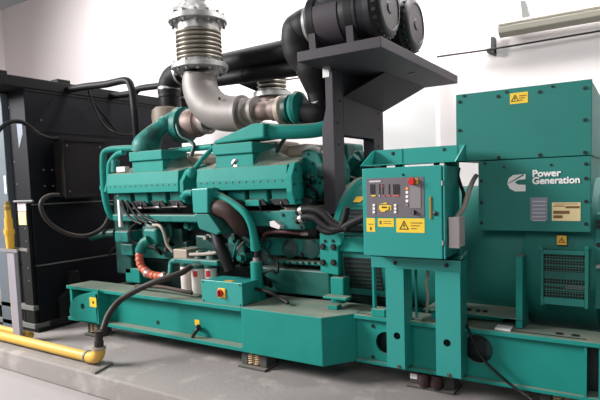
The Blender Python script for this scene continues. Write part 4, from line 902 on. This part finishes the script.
q = A(371, 229, y=YF); m = MB(); m.prism([(q.x-.008, YF-.0035, q.z+.004), (q.x+.008, YF-.0035, q.z+.004), (q.x, YF-.0035, q.z-.012)], (0, .002, 0)); m.box(q.x-.004, q.x+.004, YF-.0035, YF-.0015, q.z+.004, q.z+.016); m.box(q.x-.018, q.x+.018, YF-.0035, YF-.0015, q.z+.032, q.z+.036); build('sticker_symbol', m, 'ink', s1)
s2 = sticker(dr, (378, 218.3), (394, 227), YF, tri=False); r = rect((378, 218.3), (394, 227), YF); m = MB()
for i in range(2): m.box(r[0]+.04, r[1]-.02, YF-.0035, YF-.0015, r[3]-.022-.015*i, r[3]-.018-.015*i)
m.box(r[0]+.012, r[0]+.026, YF-.0035, YF-.0015, r[2]+.018, r[3]-.016); build('printed_lines', m, 'brown_ink', s2)
sticker(dr, (396.3, 218.3), (424.8, 233), YF)
# side terminal box
q = A(450.8, 217.5, y=3.42), A(450.8, 247.5, y=3.42)
tb = thing('terminal_box', 'light grey plastic box on the right side of the control cabinet', 'box', (-1.02, 3.5, q[1].z))
xr2 = A(458.5, 230, y=3.41).x
build('body', MB().box(X1+.001, xr2, 3.42, 3.56, q[1].z, q[0].z), 'boxgrey', tb, bevel=.004)
build('lid', MB().box(X1+.004, xr2+.004, 3.41, 3.42, q[1].z-.003, q[0].z+.003), 'boxgrey', tb, bevel=.003)
pipe('conduit', [(xr2-.035, 3.50, q[0].z-.005), A(464, 207, y=3.52), A(467.5, 196, y=3.56), A(470, 188, y=3.62), A(473, 181, y=3.72), A(476, 176, y=3.85)], .017, 'conduit', 'grey conduit rising from the grey side box to the generator', 'pipe', seg=10)
pipe('control_cable', [A(459, 168, y=3.7), A(458, 176, y=3.68), A(461, 186, y=3.68), A(463.5, 194, y=3.68), A(463, 210, y=3.66)], .012, 'rubber', 'black cable down the right back edge of the control cabinet', 'cable', seg=8)

sd = thing('cabinet_stand', 'green two legged stand that carries the control cabinet', 'stand', (-1.3, 3.58, .2))
LX = (A(386.3, 320, y=3.49).x, A(404.2, 320, y=3.49).x), (A(435.6, 320, y=3.49).x, A(460.5, 320, y=3.49).x)
zl_ = A(397, 368, y=3.49).z
for (a, b), hp in zip(LX, ((397, 336), (447, 343))):
    q = A(*hp, y=3.49)
    m = MB(); holed(m, a, b, zl_, .93, 3.49, 3.50, [(q.x, q.z, .026)]); m.box(b-.01, b, 3.50, 3.648, zl_, .93); m.box(a, a+.01, 3.50, 3.648, zl_, .93)
    lg_ = build('leg', m, 'green_clean', sd)
    m = MB(); m.box(a+.012, b-.012, 3.52, 3.525, q.z-.05, q.z+.05); build('hole_backing', m, 'darkgap', lg_)
    q = A(hp[0]+2, hp[1]+30, y=3.49); bolt(lg_, (q.x, 3.49, zl_+.012), 'y', .012, 'isol')
    m = MB(); m.box(a+.02, b-.06, 3.655, 3.70, .90, 1.78); build('rear_upright', m, 'green_clean', sd)
m = MB(); y0 = 3.50; xa, xb = X0-.015, X1+.055
zlo = A(415, 269.5, y=y0).z
m.box(xa, xb, y0, y0+.008, zlo, Z0-.02); m.box(xa, xb, y0, 3.66, Z0-.028, Z0-.02); m.prism([(xb-.008, y0+.002, zlo), (xb-.008, 3.66, zlo), (xb-.008, 3.66, Z0+.02), (xb-.008, y0+.002, Z0-.02)], (.008, 0, 0)); m.prism([(xa, y0+.002, zlo), (xa, 3.66, zlo), (xa, 3.66, Z0-.02), (xa, y0+.002, Z0-.02)], (.008, 0, 0))
lbk = build('lower_bracket', m, 'green_clean', sd)
for q in ((395, 263), (446.5, 265.5)): bolt(lbk, A(*q, y=y0), 'y', .012)
m = MB(); y0 = 3.66; za, zb3 = Z1+.02, A(420, 147.5, y=y0).z
xa, xb = A(374, 150, y=y0).x, A(466, 148, y=y0).x
m.box(xa, xb, y0, y0+.008, za, zb3)
for x in (xa, xb-.008): m.prism([(x, y0, za), (x, y0, zb3), (x, y0-.04, zb3-.01), (x, y0-.24, za)], (.008, 0, 0))
m.box(xa, xb, y0-.22, y0, za, za+.006)
ubk = build('upper_bracket', m, 'green_clean', sd)
for q in ((393, 153.5), (444.5, 149.5)): bolt(ubk, A(*q, y=y0), 'y', .011)
for X in (X0+.1, X1-.1):
    build('rubber_buffer', MB().cyl((X, 3.5, Z1-.002), (X, 3.5, Z1+.022), .02, seg=14), 'rubber', sd, smooth=True)
    build('rubber_buffer', MB().cyl((X, 3.57, Z0-.022), (X, 3.57, Z0+.004), .02, seg=14), 'rubber', sd, smooth=True)
r = rect((371.5, 258), (374.5, 306), 3.62); build('brace', MB().box(r[0], r[1], 3.62, 3.66, .53, r[3]), 'green', sd)
r = rect((371, 304), (387, 312), 3.60); build('brace_foot', MB().box(r[0], r[1]-.02, 3.60, 3.70, .532, .59), 'green', sd, bevel=.004)
r = rect((414.5, 270), (417, 322), 3.72); build('brace', MB().box(r[0], r[1], 3.72, 3.74, .532, r[3]+.05), 'green', sd)
pipe('control_cable', [A(427, 266, y=3.68), A(428, 275, y=3.66), A(426.5, 284, y=3.66), A(428, 296, y=3.68), A(427, 312, y=3.72)], .012, 'conduit', 'knotted pale cable hanging between the legs of the cabinet stand', 'cable', seg=8)
pipe('earth_cable', [A(465, 322, y=3.68), A(469, 331, y=3.58), A(475, 345, y=3.56), A(484, 360, y=3.56), A(496, 372, y=3.56), A(510, 384, y=3.57), A(524, 394, y=3.55), A(534, 401, y=3.5), A(548, 409, z=.03)], .010, 'rubber', 'black cable hanging over the right skid web down to the floor', 'cable', seg=8)
# items under the rear window of the column
pipe('rear_hose', [A(344, 176, y=4.6), A(350, 165, y=4.6), A(357, 157, y=4.6)], .05, 'green_cast', 'green coolant pipe of the rear bank seen through the column window', 'pipe')
pipe('rear_hose', [A(342, 182, y=4.5), A(350, 179, y=4.5), A(358, 181, y=4.5), A(366, 178, y=4.5)], .03, 'rubber', 'black hose of the rear bank seen through the column window', 'hose')
m = MB(); p = [A(346, 186, y=4.7), A(346, 168, y=4.7), A(352, 152, y=4.7), A(358, 150, y=4.7), A(366, 164, y=4.7), A(370, 186, y=4.7)]; m.prism(p, (0, .3, 0))
tag(build('rear_casting', m, 'green_cast', bevel=.02), 'green casting of the rear bank seen through the column window', 'casting')

# ------------------------------------------------------------------ on the wall
YW = 6.62
zl0 = A(550, 20, y=6.40)
lx0 = A(498, 27, y=6.36).x
zt_, zb__ = A(500, 22.5, y=6.36).z, A(500, 33.5, y=6.36).z
lm = thing('wall_lamp', 'long beige strip lamp high on the white wall, switched off', 'lamp', (lx0+.75, 6.45, zb__))
m = MB(); h = zt_-zb__
m.prism([(lx0, 6.36, zb__+.005), (lx0, 6.345, zb__+.55*h), (lx0, 6.37, zb__+h*.8), (lx0, 6.45, zt_+.03), (lx0, 6.55, zt_), (lx0, 6.55, zb__+.03), (lx0, 6.45, zb__-.03)], (1.5, 0, 0)); build('housing', m, 'lampgrey', lm, bevel=.006)
build('diffuser_tube', MB().cyl((lx0+.05, 6.47, zb__+.02), (lx0+1.45, 6.47, zb__+.02), .025), 'white', lm, smooth=True)
build('lip', MB().box(lx0, lx0+1.5, 6.338, 6.36, zb__+.75*h, zb__+.8*h), 'conduit', lm)
for px in (525,):
    q = A(px, 6, y=6.5); m = MB(); m.prism([(q.x-.05, 6.5, q.z+.07), (q.x, 6.5, q.z+.06), (q.x+.06, 6.5, zt_-.01), (q.x-.02, 6.5, zt_-.01)], (0, .12, 0)); build('hanger', m, 'footgrey', lm)
build('hanger', MB().box(lx0+1.2, lx0+1.26, 6.5, 6.62, zt_-.02, zt_+.08), 'footgrey', lm)
q0, q1 = A(424, 58.8, y=6.5), A(640, 23.5, y=6.5)
pipe('wall_cable', [(q0.x-2.5, 6.5, q0.z+.02), (q0.x, 6.5, q0.z), A(494, 48.8, y=6.5), A(600, 31, y=6.5), (q1.x+2, 6.5, q1.z)], .011, 'rubbergrey', 'thin dark cable strung along the white wall under the lamp', 'cable', seg=8)
r = rect((490.5, 37), (494, 55), 6.5)
wb = thing('wall_bracket', 'small dark bracket on the white wall holding the cable', 'bracket', (r[0], 6.55, r[2]))
build('upright', MB().box(r[0], r[1], 6.50, 6.62, r[2]+.03, r[3]), 'isol', wb)
m = MB(); m.prism([(r[0]-.05, 6.52, r[2]+.09), (r[0]-.05, 6.52, r[2]+.05), (r[1], 6.52, r[2]), (r[1], 6.52, r[2]+.09)], (0, .10, 0)); build('jaw', m, 'isol', wb)
q = A(1, 69, x=-6.3)
# ------------------------------------------------------------------ light
w = bpy.data.worlds.new('world'); bpy.context.scene.world = w; w.use_nodes = True
w.node_tree.nodes['Background'].inputs[0].default_value = (1.0, .98, .99, 1); w.node_tree.nodes['Background'].inputs[1].default_value = .15
def area(nm, loc, to, size, e, col=(1, .985, .98)):
    l = bpy.data.lights.new(nm, 'AREA'); l.shape = 'RECTANGLE'; l.size, l.size_y = size; l.energy = e; l.color = col
    o = bpy.data.objects.new(nm, l); C.objects.link(o); o.location = loc
    o.rotation_euler = (Vector(to)-Vector(loc)).to_track_quat('-Z', 'Y').to_euler(); return o
k = area('window_and_fill', (-9.5, -1.2, 5.0), (-.6, 3.2, .6), (3.4, 2.4), 980); k.data.spread = math.radians(145)
area('window_and_fill', (-1.0, -2.5, 4.2), (-2.2, 4.0, .9), (3.0, 2), 105)  # unseen fill added to brighten the front faces, no window there
area('wall_wash', (-3.6, 5.2, 5.5), (-3.6, 6.1, 0), (9.5, 1.0), 330)  # unseen lamp added and tilted to brighten the back wall
area('wall_wash', (0.6, 5.5, 5.3), (0.2, 6.4, 1.0), (4, .8), 210)  # another unseen lamp, added to lift the right part of the wall
s = bpy.context.scene
s.view_settings.view_transform = 'Standard'; s.view_settings.look = 'None'; s.view_settings.gamma = 1; s.view_settings.exposure = 0.0
for o in list(bpy.data.objects):
    if '_o' in o: del o['_o']
